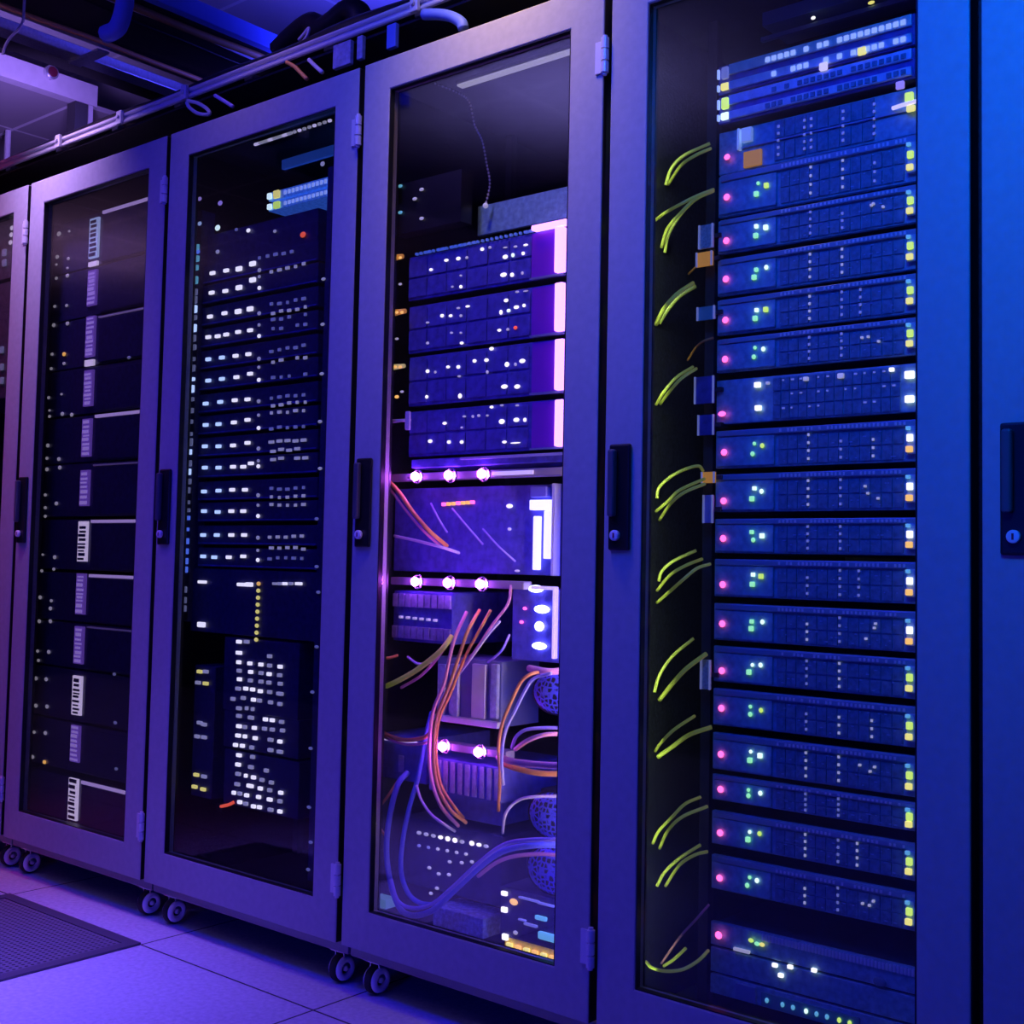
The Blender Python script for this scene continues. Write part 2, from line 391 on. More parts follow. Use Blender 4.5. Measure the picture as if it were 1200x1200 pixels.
for i, s in enumerate(slots):
    if s is None: continue
    yt, yb, yl = s
    z0, z1 = zof(845, yb, YA), zof(845, yt, YA); h = z1-z0
    n = i-(1 if i > 5 else 0)
    above = i < 5
    lab = ('%s thin blue server below the orange-tagged one, with pink power light' % ['first', 'second', 'third', 'fourth', 'fifth'][i]) if above else \
          ('%s thin blue server below the taller unlidded one, with pink power light' % ORD[i-6].replace('topmost', 'first'))
    R = server_base(z0, z1, lab, 'blue servers in the nearest full cabinet')
    # vents in the lip and drive bays
    bm = bmesh.new(); x = X_at(915, YA)
    while x < X_at(1062, YA):
        if random.random() < .8: box(bm, x, x+.0035, YA-.0085, YA-.0068, z1-h*.13, z1-h*.05)
        x += .0075
    link('vent_row', bm, srv_vent, R)
    bm = bmesh.new(); xa, xb = X_at(912, YA), X_at(1060, YA); nb = 12
    for q in range(nb):
        for r_ in range(2):
            bx0 = xa+(xb-xa)*q/nb; box(bm, bx0+.001, bx0+(xb-xa)/nb-.001, YA-.003, YA-.0003, z0+h*(.06+.38*r_), z0+h*(.06+.38*r_+.34))
    link('drive_bays', bm, srv_dark, R)
    bm = bmesh.new()
    for q in range(22):
        xx = xa+(xb-xa-.01)*(q+random.random())/22; zz = z0+h*random.choice((.12, .24, .36, .52, .64, .74)); box(bm, xx, xx+random.uniform(.002, .006), YA-.0042, YA-.0031, zz, zz+.0018)
    link('bay_markings', bm, mat('bay_label', (.35, .55, .8), .5), R)
    link('corner_panel', boxes((XA0+.004, X_at(908, YA), YA-.005, YA-.0003, z0+h*.05, z1-h*.19)), srv, R, .001)
    # lights
    px = at(852-(yl-183)*.0105, yl, YA-.009)
    led_at(R, 'power_light', px, .0125, .0125, L_pink)
    zc = z0+h*.47
    for (gx, dz, m, sz) in ((884, -.1, L_green, .009), (885, .12, L_gw if i % 2 else L_green, .007), (896, .07, L_gw if i % 3 else L_lime, .009)):
        led_at(R, 'status_light', (X_at(gx+random.uniform(-1.5, 1.5)-(yl-600)*.004, YA), YA-.008, zc+h*(dz+random.uniform(-.04, .04))), sz*.9, sz, m, 'round' if random.random() < .6 else 'square')
    # latch at the right end
    lx = X_at(1068, YA)+.001
    bm = boxes((lx-.006, lx+.010, YA-.010, YA-.001, z0+h*.16, z0+h*.84)); Lt = link('latch', bm, mat('latch_blue', (.35, .55, .75), .4), R, .002)
    led_at(R, 'latch_light', (lx+.001, YA-.012, z0+h*.55), .010, .012, L_lime if (i < 5 or i > 10) else L_white, 'square')
    led_at(R, 'latch_light', (lx, YA-.012, z0+h*.28), .011, .010, L_yel if i > 10 else (L_amb if i > 5 else L_yel), 'square')
    led_at(R, 'latch_light', (lx-.002, YA-.012, z0+h*.78), .007, .006, L_cy, 'square')
    # dot columns
    for cx, pr in ((948, .75), (986, .85), (1008 if i % 2 else 1024, .6 if i % 3 == 0 else 0)):
        bm = bmesh.new(); xx = X_at(cx-(yl-600)*.002, YA); any_ = False
        for q in range(4):
            if random.random() < pr or (pr > .5 and q < 3):
                zz = z0+h*(.16+.2*q); box(bm, xx-.0018, xx+.0018, YA-.0055, YA-.0031, zz-.002, zz+.0025); any_ = True
        if any_: link('indicator_column', bm, L_dim if random.random() < .45 else L_faint, R)
        else: bm.free()
    if i % 3 == 1:
        for q in range(3):
            led_at(R, 'activity_light', (X_at(1018+random.uniform(-8, 18), YA), YA-.005, z0+h*random.uniform(.25, .7)), .004, .004, L_dim, 'square')

# taller storage unit between them (white square lights)
z0, z1 = zof(845, 497, YA), zof(845, 446, YA); h = z1-z0
R = server_base(z0, z1, 'taller blue storage unit with four white square lights, middle of the blue servers', 'blue servers in the nearest full cabinet', lip=False)
bm = bmesh.new(); xa, xb = X_at(905, YA), X_at(1056, YA)
for q in range(14):
    for r_ in range(3):
        b0 = xa+(xb-xa)*q/14; box(bm, b0+.001, b0+(xb-xa)/14-.001, YA-.003, YA-.0003, z0+h*(.04+.31*r_), z0+h*(.04+.31*r_+.28))
link('drive_bays', bm, srv_dark, R)
bm = bmesh.new()
for q in range(14):
    for r_ in range(3):
        if random.random() < .55:
            b0 = xa+(xb-xa)*q/14; zz = z0+h*(.04+.31*r_+.2); box(bm, b0+.003, b0+.003+random.uniform(.002, .006), YA-.005, YA-.0031, zz, zz+.003)
link('bay_markings', bm, L_faint, R)
for gx, fz, m, sz in ((888, .82, L_white, .012), (889, .3, L_white, .012), (945, .86, L_dim, .009), (986, .86, L_dim, .011), (1046, .9, L_white, .008), (1067, .76, L_white, .016), (1067, .26, L_white, .015), (900, .84, L_dim, .006)):
    led_at(R, 'status_light', (X_at(gx, YA), YA-.005, z0+h*fz), sz, sz*.8, m, 'square')
led_at(R, 'power_light', at(846, 485, YA-.009), .016, .010, L_pink)

# two-storey unit at the top with the white bracket and orange tag
z0, z1 = zof(870, 200, YA), zof(870, 150, YA); h = z1-z0
R = server_base(z0, z1, 'tall blue server with a white bracket and orange tag, above the thin servers', 'blue servers in the nearest full cabinet', lip=False)
link('divider_strip', boxes((X_at(866, YA), XA1-.003, YA-.005, YA-.0003, z0+h*.50, z0+h*.53)), srv_lip, R)
bm = bmesh.new()
for q in range(9):
    b0 = X_at(905, YA)+q*.021; box(bm, b0, b0+.019, YA-.003, YA-.0003, z0+h*.57, z0+h*.96); box(bm, b0, b0+.019, YA-.003, YA-.0003, z0+h*.06, z0+h*.46)
link('drive_bays', bm, srv_dark, R)
bm = boxes((X_at(863, YA), X_at(865.5, YA), YA-.012, YA-.0003, z0+h*.46, z1-h*.04), (X_at(867.5, YA), X_at(879, YA), YA-.010, YA-.0003, z0+h*.62, z1-h*.05))
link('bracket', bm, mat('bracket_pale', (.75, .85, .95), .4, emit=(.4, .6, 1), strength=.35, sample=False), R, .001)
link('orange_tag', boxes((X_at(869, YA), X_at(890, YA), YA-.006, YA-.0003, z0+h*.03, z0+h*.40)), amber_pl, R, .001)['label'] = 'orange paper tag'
led_at(R, 'power_light', at(852, 184, YA-.009), .012, .011, L_pink)
led_at(R, 'latch_light', (X_at(1068, YA), YA-.012, z0+h*.75), .014, .016, L_lime, 'square'); led_at(R, 'latch_light', (X_at(1070, YA), YA-.012, z0+h*.5), .014, .010, L_yel, 'square')
bm = bmesh.new(); tube(bm, [at(1046, 127, YA-.01), at(1058, 123, YA-.014), at(1076, 118, YA-.01)], .0035); link('release_tab', bm, L_labw, R)
for cx in (910, 941, 949, 987, 1024):
    bm = bmesh.new(); xx = X_at(cx, YA)
    for q in range(5): box(bm, xx-.002, xx+.002, YA-.0055, YA-.0031, z0+h*(.15+.16*q), z0+h*(.15+.16*q)+.0045)
    link('indicator_column', bm, L_faint, R)

# two bright network switches near the top
YS = .172
for q, (yt, yb, lab) in enumerate(((79, 112, 'upper of two bright light-blue network switches near the cabinet top'), (115, 146, 'lower of two bright light-blue network switches near the cabinet top'))):
    x0, x1 = at(842, yb, YS).x, at(1072, 120, YS).x; z0, z1 = zof(842, yb, YS), zof(842, yt, YS); h = z1-z0
    R = thing('network_switch', ((x0+x1)/2, YS, z0), lab, 'network switch', 'switches at the top of the nearest full cabinet')
    link('chassis', boxes((x0+.004, x1-.004, YS+.008, YS+.4, z0, z1)), carc, R)
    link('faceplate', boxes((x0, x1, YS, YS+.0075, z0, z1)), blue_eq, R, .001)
    link('front_band', boxes((x0+.024, x1-.004, YS-.006, YS-.0003, z0+h*.60, z1-h*.04)), switch_m, R, .001)
    link('front_band', boxes((x0+.024, x1-.004, YS-.006, YS-.0003, z0+h*.06, z0+h*.36)), switch_m, R, .001)
    bm = bmesh.new()
    for r_ in range(2):
        xx = x0+.10
        while xx < x1-.02:
            if random.random() < .8: box(bm, xx, xx+.008, YS-.0085, YS-.0062, z0+h*(.12+.54*r_), z0+h*(.28+.54*r_))
            xx += .0125
    link('port_row', bm, srv_dark if q else L_labc, R)
    led_at(R, 'lamp', (x0+.016, YS-.004, z1-h*.3), .014, h*.42, [L_faint, L_lime][q], 'square')
    led_at(R, 'lamp', (x0+.016, YS-.004, z0+h*.22), .016, .013, [L_yel, L_gw][q], 'square')
    led_at(R, 'side_mark', (x0+.002, YS-.004, z0+h*.7), .004, .018, L_labc, 'square'); led_at(R, 'side_mark', (x0+.002, YS-.004, z0+h*.2), .004, .012, L_labc, 'square')
    for (lx, ly, m) in ([(1010, 60, L_yel), (965, 78, L_labw)] if q == 0 else [(1055, 100, L_lab)]):
        led(R, 'port_light', lx, ly, YS-.009, 7, 9, m, 'square')
# bar and dim unit above them
R = thing('patch_bay', (at(985, 20, .2).x, .2, zof(985, 30, .2)), 'dim blue panel glimpsed above the two bright switches', 'patch panel')
x0, x1 = at(893, 40, .2).x, .538; z0, z1 = zof(893, 31, .2), zof(893, 15, .2)
link('front', boxes((x0, x1, .2, .3, z0, z1)), mat('panel_blue', (.25, .42, .62), .4, .2), R, .001)
link('lower_rail', boxes((x0, x1, .195, .203, zof(893, 50, .2), zof(893, 45, .2))), srv_lip, R)
led(R, 'indicator_light', 953, 21, .192, 4, 4, L_white); led(R, 'indicator_light', 1021, 3, .192, 6, 4, L_yel)

# bottom units
z0, z1 = zof(880, 1118, YA), zof(880, 1090, YA); h = z1-z0
R = server_base(z0, z1, 'blue server with a long slotted vent, lowest with a pink power light', 'blue servers in the nearest full cabinet', lip=False)
bm = bmesh.new(); x = X_at(898, YA)
while x < X_at(1075, YA): box(bm, x, x+.004, YA-.004, YA-.0003, z1-h*.30, z1-h*.04); x += .0062
link('vent_row', bm, srv_vent, R)
led_at(R, 'power_light', at(842, 1096, YA-.009), .014, .014, L_pink)
for gx, gy, m in ((880, 1103, L_lime), (887, 1107, L_green), (893, 1108, L_yel)): led(R, 'status_light', gx, gy-1, YA-.006, 5, 5, m)
link('white_clip', boxes((X_at(866, YA), X_at(884, YA), YA-.006, YA-.0003, z0+h*.02, z0+h*.14)), L_dim, R)
z1b = z0-.004; z0b = zof(880, 1150, YA)
R = server_base(z0b, z1b, 'plain dim blue unit with two white lights, under the slotted server', 'blue servers in the nearest full cabinet', lip=False)
for gx, gy in ((926, 1133), (915, 1143), (954, 1137), (908, 1131)): led(R, 'indicator_light', gx, gy, YA-.003, 4.5, 4.5, L_white, 'square')
led(R, 'knob', 1031, 1151, YA-.004, 12, 12, srv_dark)
z1c = z0b-.004; z0c = zof(880, 1176, YA)
R = server_base(z0c, z1c, 'lowest blue unit with a row of teal and green port lights', 'blue servers in the nearest full cabinet', lip=False)
link('end_panel', boxes((X_at(869, YA), X_at(892, YA), YA-.006, YA-.0003, z0c+.003, z1c-.003)), mat('panel_blue', (0, 0, 0)), R, .001)
link('port_strip', boxes((X_at(898, YA), X_at(1010, YA), YA-.004, YA-.0003, z0c+.003, z1c-.008)), mat('port_teal', (.10, .32, .36), .4), R)
for gx, m in ((905, L_cy), (923, L_cy), (935, L_cy), (950, L_gw), (962, L_cy), (974, L_cy), (988, L_lime), (1000, L_lime), (1034, L_dim), (1046, L_gw)):
    led_at(R, 'port_light', (X_at(gx, YA), YA-.006, (z0c+z1c)/2-.002), .007, .009, m, 'round')

# yellow patch cables between the rail and the side panel
XS = BX['a']+.0225
def side_Y(x, y):                      # depth at which the side panel is met
    return atx(x, y, XS).y
def patch(pts, r, m, label, group='yellow patch cables in the nearest full cabinet', y1=.180, bulge=.03):
    n = len(pts); Ys = side_Y(*pts[0]); P = []
    for i, (x, y) in enumerate(pts):
        t = i/(n-1); P.append(at(x, y, Ys+(y1-Ys)*t - bulge*math.sin(PI*t)))
    bm = bmesh.new(); tube(bm, P, r, 8, 6)
    o = link('patch_cable', bm, m, None, 0, True); centre(o); return tag(o, label, 'cable', group)
cab = [
 ([(780, 217), (787, 197), (802, 182), (832, 168)], 'upper yellow cable of the topmost pair beside the blue servers'),
 ([(783, 216), (798, 194), (815, 182), (833, 174)], 'lower yellow cable of the topmost pair beside the blue servers'),
 ([(768, 258), (780, 249), (800, 238), (816, 230), (836, 222)], 'straighter yellow cable of the forked pair, second group from the top'),
 ([(779, 296), (783, 276), (795, 255), (808, 240), (820, 231), (837, 223)], 'steep yellow cable of the forked pair, second group from the top'),
 ([(775, 290), (782, 268), (798, 249), (814, 234), (836, 224)], 'steep inner yellow cable of the forked group, second from the top'),
 ([(769, 380), (778, 362), (793, 345), (812, 332)], 'outer cable of the short thick yellow pair, third group from the top'),
 ([(772, 379), (782, 363), (796, 347), (815, 335)], 'inner cable of the short thick yellow pair, third group from the top'),
 ([(769, 474), (778, 459), (793, 442), (812, 430)], 'outer cable of the yellow pair, fourth group from the top'),
 ([(774, 473), (786, 457), (799, 443), (816, 432)], 'inner cable of the yellow pair, fourth group from the top'),
 ([(770, 584), (772, 572), (784, 560), (800, 551), (818, 546), (824, 552)], 'looped upper yellow cable of the trio at mid height'),
 ([(769, 599), (783, 587), (797, 574), (826, 561)], 'middle yellow cable of the trio at mid height'),
 ([(773, 609), (786, 590), (802, 577), (826, 567)], 'lower yellow cable of the trio at mid height'),
 ([(772, 681), (776, 669), (790, 657), (816, 645)], 'upper yellow cable of the fan just below mid height'),
 ([(770, 692), (785, 674), (803, 663), (823, 655)], 'middle yellow cable of the fan just below mid height'),
 ([(770, 706), (785, 693), (802, 678), (817, 666), (832, 661)], 'lower yellow cable of the fan just below mid height'),
 ([(767, 811), (773, 791), (788, 769), (813, 748)], 'upper thin yellow cable of the widely spread pair'),
 ([(773, 820), (789, 800), (805, 783), (828, 766)], 'lower thick yellow cable of the widely spread pair'),
 ([(768, 880), (775, 870), (790, 855), (814, 839)], 'upper thin yellow cable of the pair below the widely spread one'),
 ([(771, 887), (788, 875), (808, 861), (834, 852)], 'lower thick yellow cable of the pair below the widely spread one'),
 ([(765, 988), (772, 974), (788, 957), (803, 942), (821, 934)], 'upper yellow cable of the second pair from the bottom'),
 ([(773, 994), (783, 973), (800, 957), (829, 945)], 'lower yellow cable of the second pair from the bottom'),
 ([(770, 1038), (779, 1022), (796, 1006), (821, 990)], 'upper yellow cable of the pair above the bottom loop'),
 ([(780, 1038), (796, 1014), (814, 1002), (829, 998)], 'lower yellow cable of the pair above the bottom loop'),
 ([(757, 1127), (764, 1134), (780, 1138), (800, 1136), (818, 1126), (830, 1114)], 'long sagging yellow cable loop at the cabinet bottom'),
 ([(778, 1132), (790, 1124), (804, 1111)], 'short yellow cable stub inside the bottom loop'),
]
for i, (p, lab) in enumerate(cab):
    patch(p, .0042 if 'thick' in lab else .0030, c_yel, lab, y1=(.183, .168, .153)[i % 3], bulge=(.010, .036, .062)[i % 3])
patch([(775, 1129), (797, 1098), (816, 1077), (831, 1060)], .0022, c_pin, 'thin pink cable rising from the bottom yellow loop', None)
patch([(806, 422), (815, 408), (824, 400), (836, 396)], .0022, c_org, 'thin orange cable beside the fifth blue server', None)
patch([(807, 321), (818, 311), (832, 303)], .0022, c_org, 'thin orange cable beside the third blue server', None)
# little tags hanging at the left rail
def rail_tag(x0, y0, x1, y1, m, lab, Y=.176):
    xm, ym = (x0+x1)/2, (y0+y1)/2; a, b2 = at(x0, ym, Y).x, at(x1, ym, Y).x; z0, z1 = zof(xm, y1, Y), zof(xm, y0, Y)
    R = thing('cable_tag', ((a+b2)/2, Y, z0), lab, 'cable tag', 'tags on the left rail of the nearest full cabinet')
    link('plate', boxes((a, b2, Y, Y+.004, z0, z1)), m, R, .001)
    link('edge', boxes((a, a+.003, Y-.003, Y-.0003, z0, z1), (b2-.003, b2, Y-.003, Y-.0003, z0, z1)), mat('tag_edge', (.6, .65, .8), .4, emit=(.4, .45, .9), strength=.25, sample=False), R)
    bm = boxes((b2-.002, b2+.012, Y+.004, Y+.028, (z0+z1)/2-.004, (z0+z1)/2+.004)); link('hook', bm, carc, R)
rail_tag(819, 263, 836, 291, tag_m, 'grey-green tag beside the second thin blue server')
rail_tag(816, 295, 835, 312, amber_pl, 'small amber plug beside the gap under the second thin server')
rail_tag(817, 359, 838, 375, mat('tag_teal', (.2, .5, .6), .5), 'teal drum-shaped tag beside the fourth thin server')
rail_tag(814, 441, 837, 473, blue_eq, 'outlined dark blue tag beside the taller storage unit')
rail_tag(818, 486, 837, 510, blue_eq, 'outlined dark tag just below the taller storage unit')
rail_tag(824, 580, 836, 613, mat('tag_violet', (.5, .42, .85), .5), 'plain violet tag above the third server of the lower stack')
rail_tag(821, 773, 833, 808, tag_m, 'grey tag beside the sixth server of the lower stack')
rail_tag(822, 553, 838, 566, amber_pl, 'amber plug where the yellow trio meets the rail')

# ------------------------------------------------------------------ cabinet B: storage bays, lamps, cables
YB_ = .08
def pbox(x0, x1, y0, y1, Y, xr=None):
    """X and Z limits of a front rectangle at depth Y read at its right edge"""
    xr = x1 if xr is None else xr
    return at(x0, (y0+y1)/2, Y).x, at(x1, (y0+y1)/2, Y).x, at(xr, y1, Y).z, at(xr, y0, Y).z
SU = []
bays = [
 (270, 326, 'first', [(565, 292, 5, 5), (574, 290, 4, 4), (523, 305, 6, 4), (537, 303, 6, 5), (547, 302, 4, 4), (505, 316, 5, 4), (540, 323, 3, 3), (530, 336, 3, 3), (540, 336, 4, 5), (592, 301, 7, 6), (601, 299, 4, 6), (613, 297, 4, 5), (590, 322, 9, 6), (600, 322, 5, 6), (612, 320, 3, 5), (592, 290, 6, 2), (604, 289, 5, 3), (616, 287, 6, 3)]),
 (334, 394, 'second', [(606, 342, 5, 3), (616, 341, 7, 2), (593, 352, 6, 5), (587, 366, 4, 7), (596, 364, 5, 5), (605, 360, 7, 5), (614, 358, 4, 5), (518, 370, 5, 5), (528, 370, 5, 4), (540, 370, 4, 4), (548, 359, 6, 3), (537, 361, 5, 3), (501, 378, 5, 3), (529, 390, 4, 3), (540, 390, 3, 3), (585, 387, 5, 4), (595, 386, 4, 4), (604, 384, 5, 5)]),
 (399, 462, 'third', [(576, 408, 6, 5), (556, 423, 5, 5), (570, 422, 6, 5), (594, 427, 6, 7), (612, 423, 8, 6), (604, 427, 3, 5), (525, 430, 5, 4), (537, 430, 5, 5), (501, 435, 5, 5), (510, 436, 3, 4), (571, 436, 3, 5), (538, 441, 5, 3), (591, 453, 9, 6), (606, 453, 8, 6), (501, 402, 4, 4), (541, 402, 5, 4)]),
 (469, 527, 'fourth', [(539, 464, 5, 7), (500, 465, 4, 5), (576, 477, 5, 4), (588, 475, 5, 3), (606, 475, 5, 3), (588, 494, 8, 7), (605, 492, 8, 6), (615, 492, 4, 6), (544, 488, 5, 3), (554, 488, 3, 4), (561, 487, 4, 4), (571, 487, 3, 3), (521, 496, 6, 4), (541, 501, 3, 3), (504, 517, 6, 5), (526, 518, 5, 5), (541, 518, 5, 5), (591, 518, 6, 4), (604, 519, 14, 2)])]
for i, (yt, yb, o_, dots) in enumerate(bays):
    x0, x1, z0, z1 = pbox(480, 667, yt, yb, YB_, 640); h = z1-z0
    R = thing('storage_array', ((x0+x1)/2, YB_, z0), '%s storage unit from the top with a glowing violet end panel' % o_, 'storage unit', 'storage units above the violet lamps')
    link('chassis', boxes((x0+.004, x1-.004, YB_+.006, YB_+.34, z0, z1)), carc, R)
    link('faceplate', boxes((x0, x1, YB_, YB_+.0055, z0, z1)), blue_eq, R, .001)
    bm = bmesh.new(); xv = at(622, 400, YB_).x
    for q in range(6):
        for r_ in range(2):
            w = (xv-x0)/6; box(bm, x0+w*q+.002, x0+w*(q+1)-.002, YB_-.003, YB_-.0003, z0+h*(.06+.46*r_), z0+h*(.47+.46*r_))
    link('drive_bays', bm, blue_eq, R, .001)
    xa, xb = at(624, (yt+yb)/2, YB_).x, at(654, (yt+yb)/2, YB_).x
    link('end_panel', boxes((xa, xb, YB_-.002, YB_-.0003, z0+h*.05, z1-h*.03)), mat('violet_panel', (.30, .03, .62), .4), R)
    xc = at(664.5, (yt+yb)/2, YB_).x
    link('light_tube', boxes((xb+.002, xc, YB_-.016, YB_-.0005, z0+h*.04, z1-h*.03)), L_tube, R, .003)
    link('bottom_trim', boxes((xa, xc, YB_-.008, YB_-.0003, z0, z0+h*.035)), srv_lip, R)
    SU.append((z0, z1, R))
    if i == 0:
        link('top_lamp', boxes((at(625, 268, YB_-.01).x, at(666, 266, YB_-.01).x, YB_-.018, YB_-.0005, z1-.001, z1+.010)), L_tube, R, .003)
        bm = bmesh.new(); x = at(489, 288, YB_).x
        xe = at(624, 268, YB_).x
        while x < xe: box(bm, x, x+random.uniform(.004, .010), YB_-.006, YB_-.0003, z1+.001, z1+.006); x += .0125
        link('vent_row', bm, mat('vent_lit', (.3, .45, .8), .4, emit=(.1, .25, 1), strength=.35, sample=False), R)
for i, (yt, yb, o_, dots) in enumerate(bays):
    for (x, y, w, hh) in dots:
        m = L_white if w*hh >= 18 else L_dim
        if i == 1 and x == 604: m = L_red
        if x in (601, 596) and i in (0, 1): m = L_gw
        zz = at(x, y, YB_).z; un = min(SU, key=lambda u: abs((u[0]+u[1])/2-zz)); e_ = hh*.85/ppm(at(x, y, YB_))/2
        o = led(un[2], 'drive_light', x, y, YB_-.0045, w*.8, hh*.85, m)
        o.location.z = min(max(o.location.z, e_), un[1]-un[0]-e_)
# connectors on the left post of cabinet B
YL = .05
def plug(x, y, w, h, m, lab, name='connector'):
    R = thing(name, at(x, y, YL), lab, 'connector', 'plugs on the left post beside the storage units')
    p = at(x, y, YL); s = ppm(p)
    bm = bmesh.new(); L = w/s/.72
    cyl(bm, (p.x, p.y, p.z), 'x', h/s/2, L, 14, h/s/2*.6); link('plug_body', bm, m, R, 0, True)
    xl_ = BX['b']+.017
    bm = bmesh.new(); tube(bm, [(p.x-L*.3, p.y, p.z), (xl_+.02, p.y+.03, p.z), (xl_+.005, p.y+.05, p.z)], .003); link('cord', bm, c_blk, R)
    return R
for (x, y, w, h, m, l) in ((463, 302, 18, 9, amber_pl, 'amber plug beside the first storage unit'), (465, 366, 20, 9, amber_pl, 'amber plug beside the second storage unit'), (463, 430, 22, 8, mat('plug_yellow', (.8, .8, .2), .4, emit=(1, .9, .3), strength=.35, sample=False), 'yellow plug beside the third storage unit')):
    R = plug(x, y, w, h, m, l)
    for q in range(3): led(R, 'plug_light', x-6+q*6, y, YL-.012, 3.5, 3.5, L_amb)
R = plug(468, 493, 26, 5, c_whi, 'white cord clip beside the fourth storage unit'); led(R, 'clip', 478, 493, YL-.006, 5, 22, c_whi, 'square')
for (x, y) in ((458, 331), (469, 333), (465, 397), (471, 459)): led(R, 'post_light', x, y, YL-.002, 4, 3, L_dim)
led(R, 'post_light', 465, 465, YL-.002, 5, 4, L_amb)

def lamp_row(xs, y, xa, xb, lab, dy=()):
    """a bar with violet lamps"""
    x0, x1 = at(xa, y, YB_-.01).x, at(xb, y, YB_-.01).x; z = at(xs[1], y, YB_-.01).z
    R = thing('lamp_bar', ((x0+x1)/2, YB_, z-.008), lab, 'lamp bar', 'violet lamp bars')
    link('bar', boxes((x0, x1, YB_-.006, YB_+.02, z-.008, z+.008)), mat('bar_plastic', (.35, .3, .38), .4), R, .002)
    for x in xs:
        xx = at(x, y, YB_-.012).x; led_at(R, 'bulb', (xx, YB_-.014, z), .021, .019, L_vio, 'round', .016)
        bm = bmesh.new(); ring(bm, (xx, YB_-.007, z), 'y', .014, .002, 20, 6); link('bulb_socket', bm, chrome, R)
    return R, z, x0, x1
R, z, x0, x1 = lamp_row((487, 526, 565), 557, 455, 658, 'upper bar with three violet lamps')
link('glow_strip', boxes((at(580, 555, YB_).x, at(628, 555, YB_).x, YB_-.010, YB_-.0062, z-.004, z+.004)), L_strip, R, .001)
R, z, x0, x1 = lamp_row((487, 525, 563), 683, 456, 612, 'middle bar with three violet lamps')
R, z, x0, x1 = lamp_row((519, 561), 881, 505, 592, 'lowest bar with two violet lamps')
# real glow of the lamps on their surroundings comes from the bulbs themselves

# compartment shelf and backing panels (equipment faces the lamps light up)
def panel_thing(name, x0p, x1p, y0p, y1p, Y, m, lab, cat, depth=.2, bev=.002, group=None):
    x0, x1, z0, z1 = pbox(x0p, x1p, y0p, y1p, Y, (x0p+x1p)/2)
    R = thing(name, ((x0+x1)/2, Y, z0), lab, cat, group)
    link('body', boxes((x0, x1, Y, Y+depth, z0, z1)), m, R, bev)
    return R, x0, x1, z0, z1
R, x0, x1, z0, z1 = panel_thing('equipment_shelf', 482, 664, 534, 545, YB_-.01, blue_eq, 'blue shelf edge above the upper violet lamps', 'shelf', .3)
link('edge_strip', boxes((at(545, 540, YB_).x, x1, YB_-.016, YB_-.0103, z1-.006, z1-.001)), mat('edge_lit', (.6, .6, .8), .4), R)
R, x0, x1, z0, z1 = panel_thing('power_unit', 462, 664, 570, 672, YB_+.03, blue_eq, 'blue power unit with white lit bars between the upper lamp bars', 'power unit', .25)
Yp = YB_+.03
link('side_edge', boxes((at(654, 600, Yp).x, at(657, 600, Yp).x, Yp-.02, Yp-.0003, z0, z1)), mat('edge_lit', (0, 0, 0)), R)
def strip(nm, xa, xb, ya, yb, m, Y, d=.012, par=None, bev=.002):
    xm, ym = (xa+xb)/2, (ya+yb)/2
    return link(nm, boxes((at(xa, ym, Y).x, at(xb, ym, Y).x, Y-d, Y-.0003, at(xm, yb, Y).z, at(xm, ya, Y).z)), m, par, bev)
strip('light_bar', 628.5, 635, 605, 668, L_tubew, Yp, .012, R)
strip('light_bar', 641, 649, 598.5, 655, L_tubew, Yp, .012, R)
strip('light_cap', 626, 650, 586, 598, L_tubew, Yp, .016, R)
strip('blue_socket', 627, 646, 570.5, 583, mat('socket_blue', (.2, .2, .7), .5), Yp, .016, R)
for q in range(7): led(R, 'terminal_light', 520+q*5.6, 591-q*.4, Yp-.004, 3.6, 4, L_amb if q % 3 else L_pink, 'square')
led(R, 'indicator_light', 597, 593, Yp-.004, 7, 5, L_white); led(R, 'indicator_light', 597, 620, Yp-.004, 4, 4, L_dim); led(R, 'indicator_light', 606, 669, Yp-.004, 6, 3, L_dim)

# middle: patch panel with ports
R, x0, x1, z0, z1 = panel_thing('patch_bay', 461, 530, 693, 753, YB_, blue_eq, 'blue patch panel with a row of tiny ports under the middle lamps', 'patch panel', .2)
h = z1-z0
for r_, (fz, hh, m) in enumerate(((.68, .26, patch_m), (.06, .24, patch_m))):
    bm = bmesh.new(); n = 9
    for q in range(n):
        w = (x1-x0)/n; box(bm, x0+w*q+.002, x0+w*(q+1)-.002, YB_-.006, YB_-.0003, z0+h*fz, z0+h*(fz+hh))
    link('port_row', bm, m, R, .001)
for q in range(6): led(R, 'port_light', 470+q*8, 723+q*.8, YB_-.004, 3.5, 3, L_dim, 'square')
# right: bright frame with four white lights
R, x0, x1, z0, z1 = panel_thing('light_controller', 600, 657, 690, 775, YB_+.02, blue_eq, 'blue controller box with a column of bright white lights', 'controller', .2)
Yq = YB_+.02
for (x, y, w, h) in ((628, 688, 20, 9), (635, 712, 20, 10), (632, 732, 12, 12), (632, 755, 19, 9)): led(R, 'white_light', x, y+2, Yq-.006, w*.85, h, L_lampb, 'round', .010)
strip('light_edge', 651, 654.5, 690, 772, L_strip, Yq, .012, R); strip('light_edge', 626, 655, 687, 691, L_strip, Yq, .012, R)
for (x, y) in ((615, 713), (611, 729)): led(R, 'indicator_light', x, y, Yq-.004, 4, 4, L_pink)
# clear organiser with four columns
R, x0, x1, z0, z1 = panel_thing('cable_organiser', 512, 588, 772, 848, YB_+.02, mat('organiser_blue', (.20, .22, .40), .4), 'pale grey cable organiser with four upright dividers', 'cable organiser', .12)
for (xa, xb, m) in ((516, 525, patch_m), (530, 540, patch_m), (556, 572, panel_w), (578, 586, patch_m)): strip('divider', xa, xb, 778, 842, m, Yq, .010, R)
strip('base_lip', 512, 588, 841, 848.5, panel_w, Yq, .014, R)
